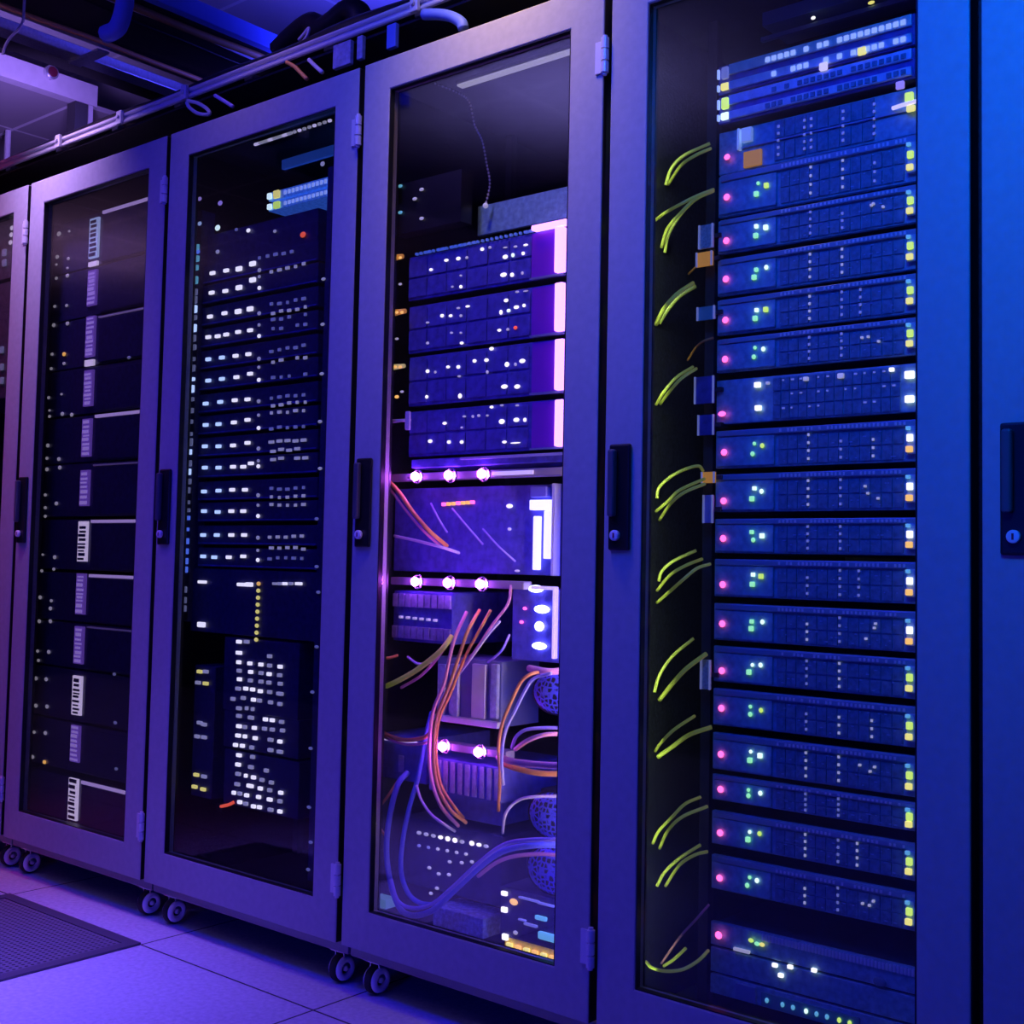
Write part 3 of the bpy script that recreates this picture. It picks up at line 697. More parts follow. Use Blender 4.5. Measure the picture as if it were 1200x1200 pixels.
# under the lowest lamps
R, x0, x1, z0, z1 = panel_thing('equipment_module', 503, 588, 893, 934, YB_, blue_eq, 'blue module under the lowest violet lamps', 'module', .2)
bm = bmesh.new()
for q in range(10): box(bm, x0+(x1-x0)*(q+.2)/10, x0+(x1-x0)*(q+.75)/10, YB_-.004, YB_-.0003, z0+.004, z1-.004)
link('fin_row', bm, patch_m, R)
R, x0, x1, z0, z1 = panel_thing('equipment_module', 448, 500, 862, 915, YB_, blue_eq, 'dark blue module left of the lowest violet lamps', 'module', .2)
strip('top_edge', 452, 490, 866, 870, L_strip, YB_, .006, R); strip('white_mark', 468, 474, 885, 905, patch_m, YB_, .004, R)
R, x0, x1, z0, z1 = panel_thing('equipment_module', 522, 588, 932, 962, YB_+.03, blue_eq, 'small blue tray with a light rim under the lowest lamps', 'module', .15)
strip('rim', 530, 588, 931, 934, L_strip, YB_+.03, .006, R)
# honeycomb fans on the right
hm = bpy.data.materials.new('honeycomb_grille'); hm.use_nodes = True; nt = hm.node_tree; b = nt.nodes['Principled BSDF']
tc = nt.nodes.new('ShaderNodeTexCoord'); vo = nt.nodes.new('ShaderNodeTexVoronoi'); vo.feature = 'DISTANCE_TO_EDGE'; vo.inputs['Scale'].default_value = 95; vo.inputs['Randomness'].default_value = .55
rr = nt.nodes.new('ShaderNodeValToRGB'); rr.color_ramp.elements[0].color = (.14, .16, .95, 1); rr.color_ramp.elements[1].color = (.02, .02, .04, 1); rr.color_ramp.elements[0].position = .10; rr.color_ramp.elements[1].position = .22
nt.links.new(tc.outputs['Object'], vo.inputs['Vector']); nt.links.new(vo.outputs['Distance'], rr.inputs[0]); nt.links.new(rr.outputs[0], b.inputs['Base Color']); b.inputs['Roughness'].default_value = .4; b.inputs['Metallic'].default_value = .3
MATS['honey'] = hm
for i, (cx, cy, ry, lab) in enumerate(((652, 812, 24, 'upper round honeycomb fan at the right of the cables'), (650, 956, 27, 'middle round honeycomb fan at the right of the cables'), (648, 1020, 27, 'lowest round honeycomb fan at the right of the cables'))):
    Yf = .09; p = at(cx, cy, Yf); s = ppm(p); rz = ry/s
    R = thing('cooling_fan', (p.x, Yf, p.z-rz), lab, 'fan', 'honeycomb fans')
    bm = bmesh.new(); bmesh.ops.create_uvsphere(bm, u_segments=32, v_segments=16, radius=1, matrix=Matrix.Translation(p) @ Matrix.Diagonal((rz*1.35, .022, rz, 1)))
    link('grille', bm, hm, R, 0, True)
    bm = bmesh.new(); ring(bm, (0, 0, 0), 'y', 1, .06, 36, 8); bmesh.ops.transform(bm, matrix=Matrix.Translation(p) @ Matrix.Diagonal((rz*1.38, .06, rz*1.03, 1)), verts=bm.verts)
    link('fan_rim', bm, blackp, R, 0, True)
    link('housing', boxes((p.x-rz*1.2, p.x+rz*1.2, Yf+.024, Yf+.10, p.z-rz*.95, p.z+rz*.95)), carc, R)
R = thing('light_strip', (-.030, .05, .22), 'added unseen blue strip behind the right door stile that lights the honeycomb fans', 'lamp')  # hidden blue source added to light the fans and cables
link('fill_strip_body', boxes((-.030, -.0165, .045, .060, .22, .98)), blackp, R); link('glow_face', boxes((-.0325, -.0302, .047, .058, .225, .975)), led_mat('fill_strip_blue', (.07, .08, 1), 60, True), R)
# black switch with dots
R, x0, x1, z0, z1 = panel_thing('network_switch', 470, 588, 968, 1048, YB_+.03, black_eq, 'black switch with rows of white dots behind the cable loop', 'network switch', .25)
for q in range(10): led(R, 'port_light', 491+q*8.4+(q > 6)*3, 976+q*1.75, YB_+.026, 5.5, 6 if q in (4, 5, 7) else 4.5, L_white if q in (3, 4, 5, 7, 8) else L_dim)
for q in range(6): led(R, 'port_light', 491+q*11, 991+q*2.0, YB_+.026, 4, 4, L_dim if q > 1 else L_faint)
for (x, y) in ((527, 1010), (541, 1011), (553, 1010), (503, 1017), (514, 1024), (512, 1041), (505, 1047), (526, 1025)): led(R, 'port_light', x, y, YB_+.026, 4.5, 4, L_dim)
# bottom right power block
R, x0, x1, z0, z1 = panel_thing('power_block', 586, 657, 1046, 1106, YB_, black_eq, 'black power block with white lights over a yellow strip', 'power block', .2)
for (x, y, h) in ((591, 1047, 5), (591, 1066, 6), (592, 1098, 7)): led(R, 'white_light', x, y, YB_-.004, 6, h, L_white, 'square')
led(R, 'orange_light', 602, 1057, YB_-.004, 9, 8, L_amb); led(R, 'white_light', 604, 1093, YB_-.004, 5, 5, L_dim)
for (x, y, w, h) in ((620, 1054, 22, 2.5), (640, 1060, 18, 2.5), (634, 1076, 12, 5), (622, 1084, 14, 3), (612, 1078, 8, 2), (642, 1098, 20, 9)): led(R, 'teal_mark', x, y, YB_-.004, w, h, L_cy if h > 4 else L_faint, 'square')
R, x0, x1, z0, z1 = panel_thing('terminal_strip', 591, 657, 1107, 1120, YB_+.002, mat('terminal_yellow', (.8, .55, .1), .5, noise=.5, nscale=60, emit=(1, .6, .05), strength=.25, sample=False), 'yellow terminal strip at the very bottom right', 'terminal strip', .1)
for q in range(6): led(R, 'terminal', 597+q*10, 1108+q*3.0, YB_-.003, 6, 6, L_amb if q % 2 else L_yel, 'square')
R, x0, x1, z0, z1 = panel_thing('label_box', 507, 566, 1069, 1093, YB_-.01, mat('box_blue', (.28, .36, .75), .5, noise=.4, nscale=120), 'small blue labelled box at the cabinet bottom', 'box', .08)
R, x0, x1, z0, z1 = panel_thing('cable_tag', 435, 452, 1052, 1064, .06, mat('tag_cyan', (.3, .6, .75), .5, emit=(.2, .5, .8), strength=.25, sample=False), 'pale cyan tag at the bottom left beside the cable loop', 'cable tag', .03)
# cables of cabinet B
def run(pts, r, m, lab, Y=.055, dY=0., cat='cable', group='tangled cables under the violet lamps', sub=6):
    n = len(pts); P = []
    for i, q in enumerate(pts):
        yy = q[2] if len(q) > 2 else Y+dY*i/(n-1)
        c_ = at(q[0], q[1], yy); c_.x = max(c_.x, BX['b']+.018+r); P.append(c_)
    bm = bmesh.new(); tube(bm, P, r, 8, sub); o = link('cable', bm, m, None, 0, True); centre(o); return tag(o, lab, cat, group)
B1 = YB_+.023
run([(438, 556, .07), (452, 560), (468, 577), (484, 600), (503, 622), (524, 640, B1)], .0045, c_org, 'thick orange cable slanting down across the power unit')
run([(440, 566, .07), (456, 572), (474, 596), (494, 620), (516, 640, B1)], .0028, c_pin, 'thin pink cable just under the thick orange one')
run([(462, 628, .07), (490, 634), (520, 642), (538, 648, B1)], .003, c_whi, 'nearly level white cable on the power unit')
run([(530, 596, B1-.004), (545, 614, .085), (566, 638, B1-.004)], .0022, c_lil, 'left thin lilac cable slanting across the power unit')
run([(566, 620, B1-.004), (584, 640, .085), (604, 658, B1-.004)], .0022, c_lil, 'right thin lilac cable slanting across the power unit')
run([(505, 590, B1-.004), (514, 608, .085), (524, 624, B1-.004)], .0022, c_lil, 'faint thin lilac cable beside the thick orange one')
Z1 = YB_-.012
run([(547, 717, .075), (534, 745), (527, 770), (520, 802), (508, 832), (503, 870), (505, 910), (517, 945), (537, 968, .1)], .0038, c_pin, 'leftmost pinkish cable of the fan from the middle lamps', .045)
run([(562, 715, .075), (548, 740), (536, 775), (526, 805), (512, 840), (508, 880), (512, 918), (527, 948), (546, 964, .085)], .0038, c_org, 'orange cable of the fan from the middle lamps', .030)
run([(575, 715, .075), (560, 742), (545, 770), (528, 812), (514, 845), (511, 885), (517, 920), (532, 945), (543, 958, .1)], .0032, c_org, 'thinner orange cable next to the orange fan cable', .05)
run([(599, 686, .075), (595, 708), (575, 735), (560, 758), (546, 778), (533, 794, .085)], .003, c_pin, 'pink cable rising highest from the middle lamp bar', .064)
run([(586, 728, .05), (571, 745), (556, 766), (538, 790, .06)], .0026, c_whi, 'short white cable in the middle of the fan', .05)
run([(597, 744, .085), (588, 762), (572, 776, .085)], .0026, c_lil, 'shortest lilac cable at the right of the fan', .065)
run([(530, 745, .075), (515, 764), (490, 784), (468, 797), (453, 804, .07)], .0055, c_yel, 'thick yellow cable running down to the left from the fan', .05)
run([(525, 752, .075), (512, 772), (493, 792), (470, 806, .062)], .003, c_pin, 'pink cable alongside the thick yellow one', .062)
run([(436, 778, .06), (445, 770), (455, 771), (466, 768, .078)], .003, c_org, 'small orange loop at the left under the patch panel')
run([(478, 770, .078), (490, 778), (505, 776, .09)], .003, c_whi, 'short white cable under the patch panel')
run([(438, 850, .06), (452, 860), (472, 867), (495, 865), (505, 858, .06)], .0042, c_org, 'orange cable curving from the left post towards the bundle')
run([(438, 856, .06), (455, 866), (475, 872), (497, 871), (506, 866, .065)], .003, c_pin, 'pink cable under the curved orange one')
run([(506, 835, .055), (499, 862), (494, 890), (489, 915), (480, 945), (472, 985), (470, 1020), (478, 1046), (492, 1058), (512, 1060, .08)], .005, c_blu, 'right strand of the big blue cable loop', .074)
run([(478, 905, .075), (466, 920), (456, 960), (453, 1000), (459, 1040), (470, 1066), (486, 1073), (508, 1066), (530, 1046), (560, 1018), (588, 998), (620, 991), (662, 990, .064)], .006, c_blu, 'left strand of the big blue cable loop, crossing to the right', .05)
run([(458, 1030, .036), (466, 1055), (482, 1064), (505, 1060), (530, 1040), (560, 1012), (590, 990), (622, 984), (662, 984, .042)], .004, c_lil, 'lilac cable lying along the big blue loop', .036)
run([(560, 1027, .075), (580, 1012), (600, 1004), (630, 1001), (662, 1003, .078)], .004, c_pin, 'pink cable under the lilac one at the lower right', .076)
run([(467, 914, .075), (453, 935), (438, 955), (441, 964), (452, 980, .08)], .003, c_org, 'thin orange arc at the far left of the loop', .055)
run([(488, 920, .055), (494, 938), (506, 955), (522, 967), (533, 974, .1)], .003, c_whi, 'white cable curving under the bundle')
run([(640, 786, .07), (622, 790), (610, 800), (598, 825), (588, 850), (584, 880), (586, 905), (584, 950, .09)], .0035, c_org, 'upright orange cable at the right of the organiser', .05)
run([(646, 789, .03), (626, 795), (616, 808), (604, 832), (592, 858), (588, 890), (590, 920, .035)], .0032, c_whi, 'upright white cable next to the right orange one', .03)
run([(660, 786, .07), (642, 787), (620, 783, .075)], .0065, c_pin, 'thick pink cable above the upper fan', .06)
run([(584, 887, .07), (604, 893), (630, 896), (662, 898, .035)], .0065, c_pin, 'thick pink cable running right from the lowest lamps', .035)
run([(588, 894, .07), (606, 901), (632, 906), (662, 907, .06)], .0055, c_org, 'thick orange cable under the thick pink one', .055)
run([(600, 876, .07), (606, 862), (622, 854), (662, 853, .065)], .0035, c_lil, 'upper lilac cable curving to the right edge', .055)
run([(604, 878, .07), (618, 868), (638, 861), (662, 860, .065)], .0045, c_pin, 'magenta cable just under the curved lilac one', .05)
run([(589, 976, .09), (592, 955), (604, 940), (622, 934), (662, 933, .065)], .003, c_whi, 'thin white cable arching over the middle fan', .055)

# glowing bar in cabinet B top imitates a bright line reflected in the glass
x0, x1 = at(535, 90, .12).x, at(668, 48, .12).x; z = at(668, 52, .12).z-.010
R = thing('reflection_bar', ((x0+x1)/2, .12, z-.006), 'slim lilac bar imitating a reflection under the roof of the cable-filled cabinet', 'lamp')
link('bar_body', boxes((x0, x1, .12, .15, z+.0028, z+.010)), blackp, R); link('glow_face', boxes((x0, x1, .122, .140, z-.0015, z+.0025)), L_dim, R)
bm = bmesh.new()
pts = [at(x, y, .1) for x, y in ((510, 98), (535, 108), (550, 120), (556, 146), (565, 165), (570, 190), (574, 215), (569, 241))]
tube(bm, pts, .0004, 5)
for q_ in spline(pts, 6): bmesh.ops.create_icosphere(bm, subdivisions=1, radius=.0028, matrix=Matrix.Translation(q_))
o = centre(link('bead_chain', bm, mat('chain_steel', (.7, .7, .75), .3, .4), None)); tag(o, 'faint dotted chain hanging in the top of the cable-filled cabinet', 'chain')
bm = bmesh.new(); bmesh.ops.create_icosphere(bm, subdivisions=2, radius=.006, matrix=Matrix.Translation(pts[-1])); link('chain_end', bm, L_dim, o, 0, True)
R = thing('blanking_panel', (at(635, 240, .12).x, .12, at(635, 255, .12).z), 'plain blue blanking panel above the first storage unit', 'panel')
x0, x1, z0, z1 = pbox(560, 667, 224, 260, .12, 640); link('plate', boxes((x0, x1, .12, .128, z0, z1)), srv, R, .001)
R = thing('equipment_module', at(480, 250, .05), 'dark module with faint lights above the amber plugs', 'module')
x0, x1, z0, z1 = pbox(463, 540, 208, 268, .05, 500); link('body', boxes((x0, x1, .05, .085, z0, z1)), blackp, R, .001)
for (x, y, m) in ((469, 218, L_cy), (494, 222, L_dim), (486, 233, L_dim), (469, 249, L_cy), (494, 256, L_dim)): led(R, 'indicator_light', x, y, .046, 5, 4, m)

# ------------------------------------------------------------------ cabinet C: grids of lights
YC = .08
rows = [[(249, 320), (265, 317), (280, 315), (296, 309)], [(248, 343), (264, 341), (280, 337), (296, 328)], [(246, 371), (263, 367), (279, 365), (293, 362)],
 [(244, 395), (255, 394), (265, 392), (279, 389), (293, 387)], [(244, 421), (260, 419), (276, 417), (291, 415)], [(244, 446), (260, 444), (277, 442), (293, 438)],
 [(241, 473), (258, 471), (275, 469), (290, 468)], [(241, 498), (256, 497), (274, 495), (290, 492)], [(240, 523), (256, 523), (273, 522), (290, 519)],
 [(240, 548), (256, 548), (273, 547), (285, 547), (294, 543)], [(239, 576), (256, 575), (272, 574), (287, 574)], [(239, 599), (255, 600), (271, 599), (285, 599)],
 [(238, 627), (254, 627), (271, 627), (286, 627)], [(238, 652), (251, 653), (268, 653), (285, 652)]]
dash = {0: [(304, 303, .5)], 1: [(318, 318, 1.)], 2: [(318, 357, .6), (320, 367, 1.), (320, 375, .6)], 3: [(320, 386, .5)], 4: [(318, 411, .7), (320, 424, .9)], 5: [(320, 443, .4)], 6: [(318, 466, .7), (320, 475, .8), (318, 484, 1.)],
        7: [(318, 502, .3)], 8: [(318, 518, .8), (320, 528, .9), (320, 538, .9)], 10: [(318, 573, .7), (318, 583, .9), (318, 592, 1.)], 12: [(316, 629, .8), (318, 642, .9)], 13: [(316, 654, .7)]}
for i, rw in enumerate(rows):
    x, y = rw[0]
    x0, x1 = at(232, y, YC).x, at(372, y, YC).x
    zc = at(rw[1][0], rw[1][1], YC).z
    hh = .0235
    R = thing('blade_server', ((x0+x1)/2, YC, zc-hh), 'black blade server with four blue-white lights, %s row from the top' % ORD[i].replace('topmost', 'first'), 'server', 'blade servers behind dark glass')
    link('chassis', boxes((x0, x1, YC, YC+.34, zc-hh, zc+hh)), black_eq, R, .0015)
    link('bezel_line', boxes((x0+.004, x1-.004, YC-.002, YC-.0003, zc-hh+.002, zc-hh+.005)), blue_eq, R)
    for q, (x, y) in enumerate(rw):
        big = (i < 3 and q >= 2)
        led(R, 'drive_light', x, y, YC-.003, 7.4 if big else 6.2, 5.4 if big else 4.0, L_bluew if (q < 2 and i > 3) else L_white, 'square')
    for (x, y, b) in dash.get(i, []):
        bm = bmesh.new(); n = 5
        for q in range(n):
            if q and random.random() < .25*(1.1-b): continue
            p = at(x+q*9.4, y, YC-.003); zz = at(x, y, YC-.003).z+random.uniform(-.002, .002); w = random.uniform(.006, .014) if i != 8 else .017
            box(bm, p.x-w/2, p.x+w/2, YC-.005, YC-.001, zz-.0035, zz+.0035)
        link('label_row', bm, L_dim if b >= .8 else L_faint, R)
    if i < 14 and i % 1 == 0:
        led(R, 'status_light', 304-i*.15, rw[-1][1]+random.uniform(2, 10), YC-.003, 4.5, 5, L_white if i % 2 else L_dim)
    if i % 2: led(R, 'status_light', 304-i*.15, rw[-1][1]-random.uniform(3, 8), YC-.003, 3.5, 4, L_dim)
# control unit with two bars and yellow ladder
x0, x1, z0, z1 = pbox(224, 372, 668, 745, YC, 290)
R = thing('control_unit', ((x0+x1)/2, YC, z0), 'black control unit with bright dashes above the small light grid', 'control unit')
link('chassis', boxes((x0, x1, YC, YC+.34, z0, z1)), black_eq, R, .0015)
for (x, y, w, h, m) in ((237, 682, 11, 3.5, L_white), (236, 732, 10, 6, L_white), (283, 685, 11, 4, L_white), (292, 685, 9, 5, L_white), (322, 684, 5, 3, L_dim), (328, 684, 5, 3.5, L_dim), (334, 684, 5, 3.5, L_white), (341, 684, 5, 3.5, L_dim), (350, 684, 8, 3.5, L_white)): led(R, 'front_light', x, y, YC-.003, w, h, m, 'square')
for q in range(9): led(R, 'yellow_light', 303-q*.35, 684+q*8.2, YC-.003, 5, 5, L_yel if q else L_amb, 'round')
# light grids
def grid_unit(y0, y1, rws, lab):
    x0, x1, z0, z1 = pbox(262, 350, y0, y1, YC, 280)
    R = thing('light_grid_panel', ((x0+x1)/2, YC, z0), lab, 'display panel', 'panels of small white lights')
    zt_ = max(at(x, y, YC).z for r in rws for x, y, *_ in r)+.0075; zb_ = min(at(x, y, YC).z for r in rws for x, y, *_ in r)-.0075
    link('body', boxes((x0, x1, YC, YC+.25, zb_, zt_)), black_eq, R, .0015)
    for r in rws:
        for q in r: led(R, 'grid_light', q[0], q[1], YC-.003, q[2] if len(q) > 2 else 5, 4.2, (L_white if random.random() < .55 else L_dim), 'square')
gx = [280, 293, 305, 316, 328]
def grow(y, xs=gx, sl=.11): return [(x+random.uniform(-1, 1), y+(x-280)*sl) for x in xs]
grid_unit(748, 838, [[(280, 752, 6), (289, 752, 6)], [(280, 765, 7), (316, 769)], grow(776), grow(786), grow(796), [(279, 807, 6), (288, 807), (296, 808), (305, 810), (316, 811), (328, 813, 8)], [(273, 819), (285, 818), (297, 820), (304, 821), (317, 823), (328, 825)], [(280, 830, 6), (289, 830, 3), (296, 831, 3)]], 'upper panel in the small grid of white lights')
grid_unit(839, 884, [[(280, 839, 6), (294, 841, 7), (311, 843), (319, 844), (330, 846)], [(280, 851, 6), (287, 852, 4), (298, 853), (310, 854), (319, 855), (331, 856)], [(279, 862, 6), (287, 863, 4), (299, 865), (317, 867, 6), (328, 869)], [(276, 873), (284, 874), (295, 876), (317, 879, 6), (328, 881, 7)]], 'middle panel in the small grid of white lights')
grid_unit(885, 956, [[(280, 885, 6), (296, 887, 5)], [(279, 896, 6), (294, 899, 6), (312, 903)], [(279, 907, 6), (288, 909, 3), (297, 911, 5), (307, 914), (318, 917)], [(278, 919, 6), (293, 921, 8), (305, 924), (316, 926), (329, 929)], [(274, 929, 4), (281, 930), (289, 932), (303, 934), (316, 937, 6), (328, 939)], [(281, 940, 5), (288, 942), (297, 945), (304, 946), (317, 949, 6), (328, 951)]], 'lowest panel in the small grid of white lights, beside an orange light')
R = thing('indicator_lamp', at(265, 943, YC), 'small orange-red lamp at the lower left of the light grid', 'lamp')
bm = bmesh.new(); tube(bm, [at(259, 945, YC-.002), at(268, 943, YC-.006), at(274, 940, YC-.002)], .004); link('lens', bm, L_red, R); bm = boxes((at(255, 946, YC).x, at(262, 946, YC).x, YC-.004, YC+.1, at(258, 950, YC).z, at(258, 942, YC).z)); link('socket', bm, blackp, R)
# left strip of bluish labels
x0, x1, z0, z1 = pbox(214, 226, 284, 730, YC-.015, 220)
R = thing('power_strip', ((x0+x1)/2, YC-.015, z0), 'upright power strip with glowing blue labels at the left of the dark cabinet', 'power strip')
link('body', boxes((BX['c']+.018, at(229, 600, YC).x, YC-.012, YC+.03, at(220, 728, YC).z, at(231, 250, YC).z)), black_eq, R, .002)
y = 290
while y < 725:
    if not 668 < y < 680:
        xx = 231-(y-295)*.0365; c = L_blue if 600 < y < 668 else (L_bluew if random.random() < .3 else L_faint)
        if y < 330: c = L_cy
        led(R, 'outlet_label', xx, y, YC-.014, random.uniform(4, 6.5), random.uniform(4, 9), c, 'square')
    y += random.uniform(9, 15)
for (x, y, m) in ((234, 233, L_lab), (234, 262, L_labc), (232, 295, L_blue)): led(R, 'outlet_label', x, y, YC-.014, 5, 5, m)
# yellow pairs at left bottom
x0, x1, z0, z1 = pbox(226, 250, 780, 935, YC, 238)
R = thing('power_meter', ((x0+x1)/2, YC, z0), 'narrow black meter with three pairs of yellowish lights', 'meter')
link('body', boxes((x0, x1, YC, YC+.2, z0, z1)), black_eq, R, .002)
for (x, y) in ((234, 787), (241, 787), (232, 800), (241, 801), (234, 847), (239, 849), (231, 863), (239, 864), (230, 908), (239, 910), (228, 922), (238, 925)): led(R, 'meter_light', x, y, YC-.003, 6.5, 4, L_yel if random.random() < .3 else L_dim, 'square')
# screws on right post
x0 = at(377, 600, YC-.02).x
R = thing('cage_strip', (x0, YC-.02, at(375, 1040, YC).z), 'narrow upright strip of screws at the right of the dark cabinet', 'mounting strip')
link('strip', boxes((x0-.012, x0+.012, YC-.02, YC-.005, at(370, 1030, YC).z, at(388, 200, YC).z)), black_eq, R)
for (x, y) in ((379, 327), (378, 380), (377, 438), (375, 494), (375, 549), (371, 608), (371, 664), (373, 694), (371, 758), (366, 811), (364, 877), (362, 946), (364, 987), (361, 1019)): led(R, 'screw', x, y, YC-.022, 5, 4, L_dim if y < 600 else L_faint)
# pair of lit switches at the top, and the strip
for q, (ya, yb, lab) in enumerate(((222, 232, 'upper of the two small lit switches in the dark cabinet'), (235, 244, 'lower of the two small lit switches in the dark cabinet'))):
    Y = YC+.02; x0, x1, z0, z1 = pbox(315, 392, ya, yb, Y, 330)
    R = thing('network_switch', ((x0+x1)/2, Y, z0), lab, 'network switch', 'small lit switches in the dark cabinet')
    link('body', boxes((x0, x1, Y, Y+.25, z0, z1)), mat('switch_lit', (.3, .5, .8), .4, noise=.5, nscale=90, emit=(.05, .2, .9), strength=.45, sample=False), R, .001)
    h = z1-z0; led_at(R, 'lamp', (x0+.008, Y-.004, (z0+z1)/2), .014, h*.7, L_gw, 'square'); led_at(R, 'lamp', (x0+.035, Y-.004, (z0+z1)/2), .022, h*.9, L_lime if q else L_yel, 'square')
    bm = bmesh.new()
    for k_ in range(11): xx = x0+.06+k_*.0145; box(bm, xx, xx+.008, Y-.003, Y-.0003, z0+h*.3, z1-h*.25)
    link('port_row', bm, L_labc, R)
Y = YC+.02; x0, x1, z0, z1 = pbox(330, 392, 186, 197, Y, 335)
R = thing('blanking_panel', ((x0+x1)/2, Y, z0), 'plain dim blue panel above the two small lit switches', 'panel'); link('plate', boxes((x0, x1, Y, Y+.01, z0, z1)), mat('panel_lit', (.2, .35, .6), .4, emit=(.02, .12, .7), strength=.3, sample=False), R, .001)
led(R, 'indicator_light', 378, 192, Y-.003, 5, 6, L_dim)
x0, x1 = at(299, 168, Y).x, at(390, 148, Y).x; z = at(330, 160, Y).z
R = thing('light_strip', ((x0+x1)/2, Y, z-.004), 'slim dotted light strip under the roof of the dark cabinet', 'lamp')
link('body', boxes((x0, x1, Y, Y+.02, z-.004, z+.006)), blackp, R)
for q in range(16): led_at(R, 'strip_light', (x0+(x1-x0)*(q+.5)/16, Y-.002, z), (x1-x0)/16*(1.0 if q < 8 else .55), .006, L_dim if q % 3 else L_labw, 'square')
R = thing('equipment_module', at(255, 270, YC), 'dark module with a few scattered lights and one red one', 'module')
x0, x1, z0, z1 = pbox(240, 372, 262, 300, YC+.01, 300); link('body', boxes((x0, x1, YC+.01, YC+.3, z0, z1)), black_eq, R, .001)
for (x, y, w, m) in ((255, 267, 7, L_gw), (291, 270, 5, L_white), (322, 271, 4, L_dim), (355, 275, 7, L_red), (258, 238, 6, L_lab), (255, 295, 5, L_dim), (277, 269, 4, L_faint), (320, 231, 1, L_dim)): led(R, 'indicator_light', x, y, YC+.006, w, w, m)

# ------------------------------------------------------------------ cabinet D: labelled units
YD = .07
units = [(250, 311), (313, 369), (371, 428), (430, 484), (487, 541), (543, 605), (609, 668), (672, 729), (731, 784), (786, 846), (848, 905), (912, 966)]
lights = {0: [(69, 274, 6), (81, 271, 3)], 1: [(67, 301, 5), (80, 303, 4), (66, 310, 3), (79, 314, 3), (66, 326, 4), (79, 323, 5)], 2: [(64, 359, 4), (78, 358, 4), (63, 381, 5), (79, 379, 5)], 3: [(61, 415, 4), (75, 415, 5), (75, 426, 4), (60, 432, 4)], 4: [(57, 466, 4), (72, 462, 3), (58, 481, 3), (73, 485, 5), (58, 488, 4), (84, 486, 5)],
 5: [(56, 522, 5), (55, 537, 4), (69, 538, 5), (55, 550, 5), (70, 548, 5)], 6: [(53, 580, 4), (66, 590, 5), (53, 595, 4), (53, 605, 4)], 7: [(50, 650, 3), (64, 653, 5), (49, 669, 4), (63, 667, 4)], 8: [(47, 700, 5), (60, 704, 4), (59, 713, 5), (46, 728, 5), (59, 728, 5)], 9: [(44, 763, 4), (57, 764, 5), (45, 774, 4), (42, 795, 5), (54, 796, 5)], 10: [(42, 827, 5), (55, 828, 5), (40, 858, 4), (53, 859, 5)], 11: [(38, 887, 5), (52, 893, 5)]}
labseg = [(256, 302, L_labc), (307, 312, L_labw), (317, 358, L_lab), (371, 418, L_lab), (422, 429, L_labw), (434, 476, L_lab), (491, 535, L_lab), (551, 593, L_lab), (611, 658, L_labw), (672, 720, L_lab), (734, 778, L_lab), (792, 838, L_labw), (850, 893, L_lab), (912, 961, L_labw)]
edge = {0: 1.0, 2: .45, 4: 1.0, 5: .25, 6: 1.0, 7: 1.0, 8: .25, 11: 1.0}
ordD = ['first', 'second', 'third', 'fourth', 'fifth', 'sixth', 'seventh', 'eighth', 'ninth', 'tenth', 'eleventh', 'twelfth']
UN = []
for i, (ya, yb) in enumerate(units):
    xc_ = 113-(ya-256)*.0375
    z1, z0 = at(xc_, ya, YD).z, at(xc_, yb, YD).z
    x0, x1 = at(xc_-60, ya, YD).x, at(xc_+62, ya, YD).x; x0 = max(x0, BX['d']+.02)
    R = thing('tower_server', ((x0+x1)/2, YD, z0), 'black server with an upright lilac label, %s unit from the top' % ordD[i], 'server', 'labelled servers in the lilac-lit cabinet')
    link('chassis', boxes((x0, x1, YD, YD+.34, z0, z1)), black_eq, R, .0015)
    xl_, xr_ = at(xc_+9, ya, YD).x, x1
    link('front_panel', boxes((xl_, xr_, YD-.005, YD-.0003, z0+.004, z1-.010)), black_eq, R, .002)
    if i in edge:
        m = L_strip if edge[i] > .9 else L_lab
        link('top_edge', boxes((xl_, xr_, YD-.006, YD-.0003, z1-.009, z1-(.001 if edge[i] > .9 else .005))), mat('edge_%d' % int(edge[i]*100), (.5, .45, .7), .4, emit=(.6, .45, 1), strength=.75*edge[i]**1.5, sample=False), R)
    for (s0, s1, m) in labseg:
        if ya-3 <= (s0+s1)/2 < yb+2:
            xs_ = 113-(s0-256)*.0375; s_ = ppm(at(xs_, s0, YD)); w = 10
            zt_, zb_ = at(xs_, s0, YD).z, at(xs_, s1, YD).z; xa, xb = at(xs_-w/2, s0, YD).x, at(xs_+w/2, s0, YD).x
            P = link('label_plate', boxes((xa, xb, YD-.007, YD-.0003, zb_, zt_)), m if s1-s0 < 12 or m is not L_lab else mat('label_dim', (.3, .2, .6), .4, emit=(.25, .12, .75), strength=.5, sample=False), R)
            if s1-s0 > 12:
                bm = bmesh.new(); zz = zb_+.004
                while zz < zt_-.008:
                    hh = random.uniform(.004, .010); box(bm, xa+.003+random.uniform(0, .006), xb-.003-random.uniform(0, .007), YD-.0085, YD-.0072, zz, zz+hh); zz += hh+random.uniform(.003, .007)
                link('label_marks', bm, L_lab if m is L_lab else black_eq, P)
    UN.append((z0, z1, R))
def unit_at(z): return min(UN, key=lambda u: abs((u[0]+u[1])/2-z))[2]
for L in lights.values():
    for (x, y, w) in L: led(unit_at(at(x, y, YD).z), 'status_light', x, y, YD-.003, w, w*.95, (L_amb if (x, y) in ((75, 415), (52, 893)) else L_dim))
for (x, y) in ((151, 419), (134, 790), (135, 847), (136, 901)): led(unit_at(at(x, y, YD).z), 'screw', x, y, YD-.007, 5, 4, L_faint)
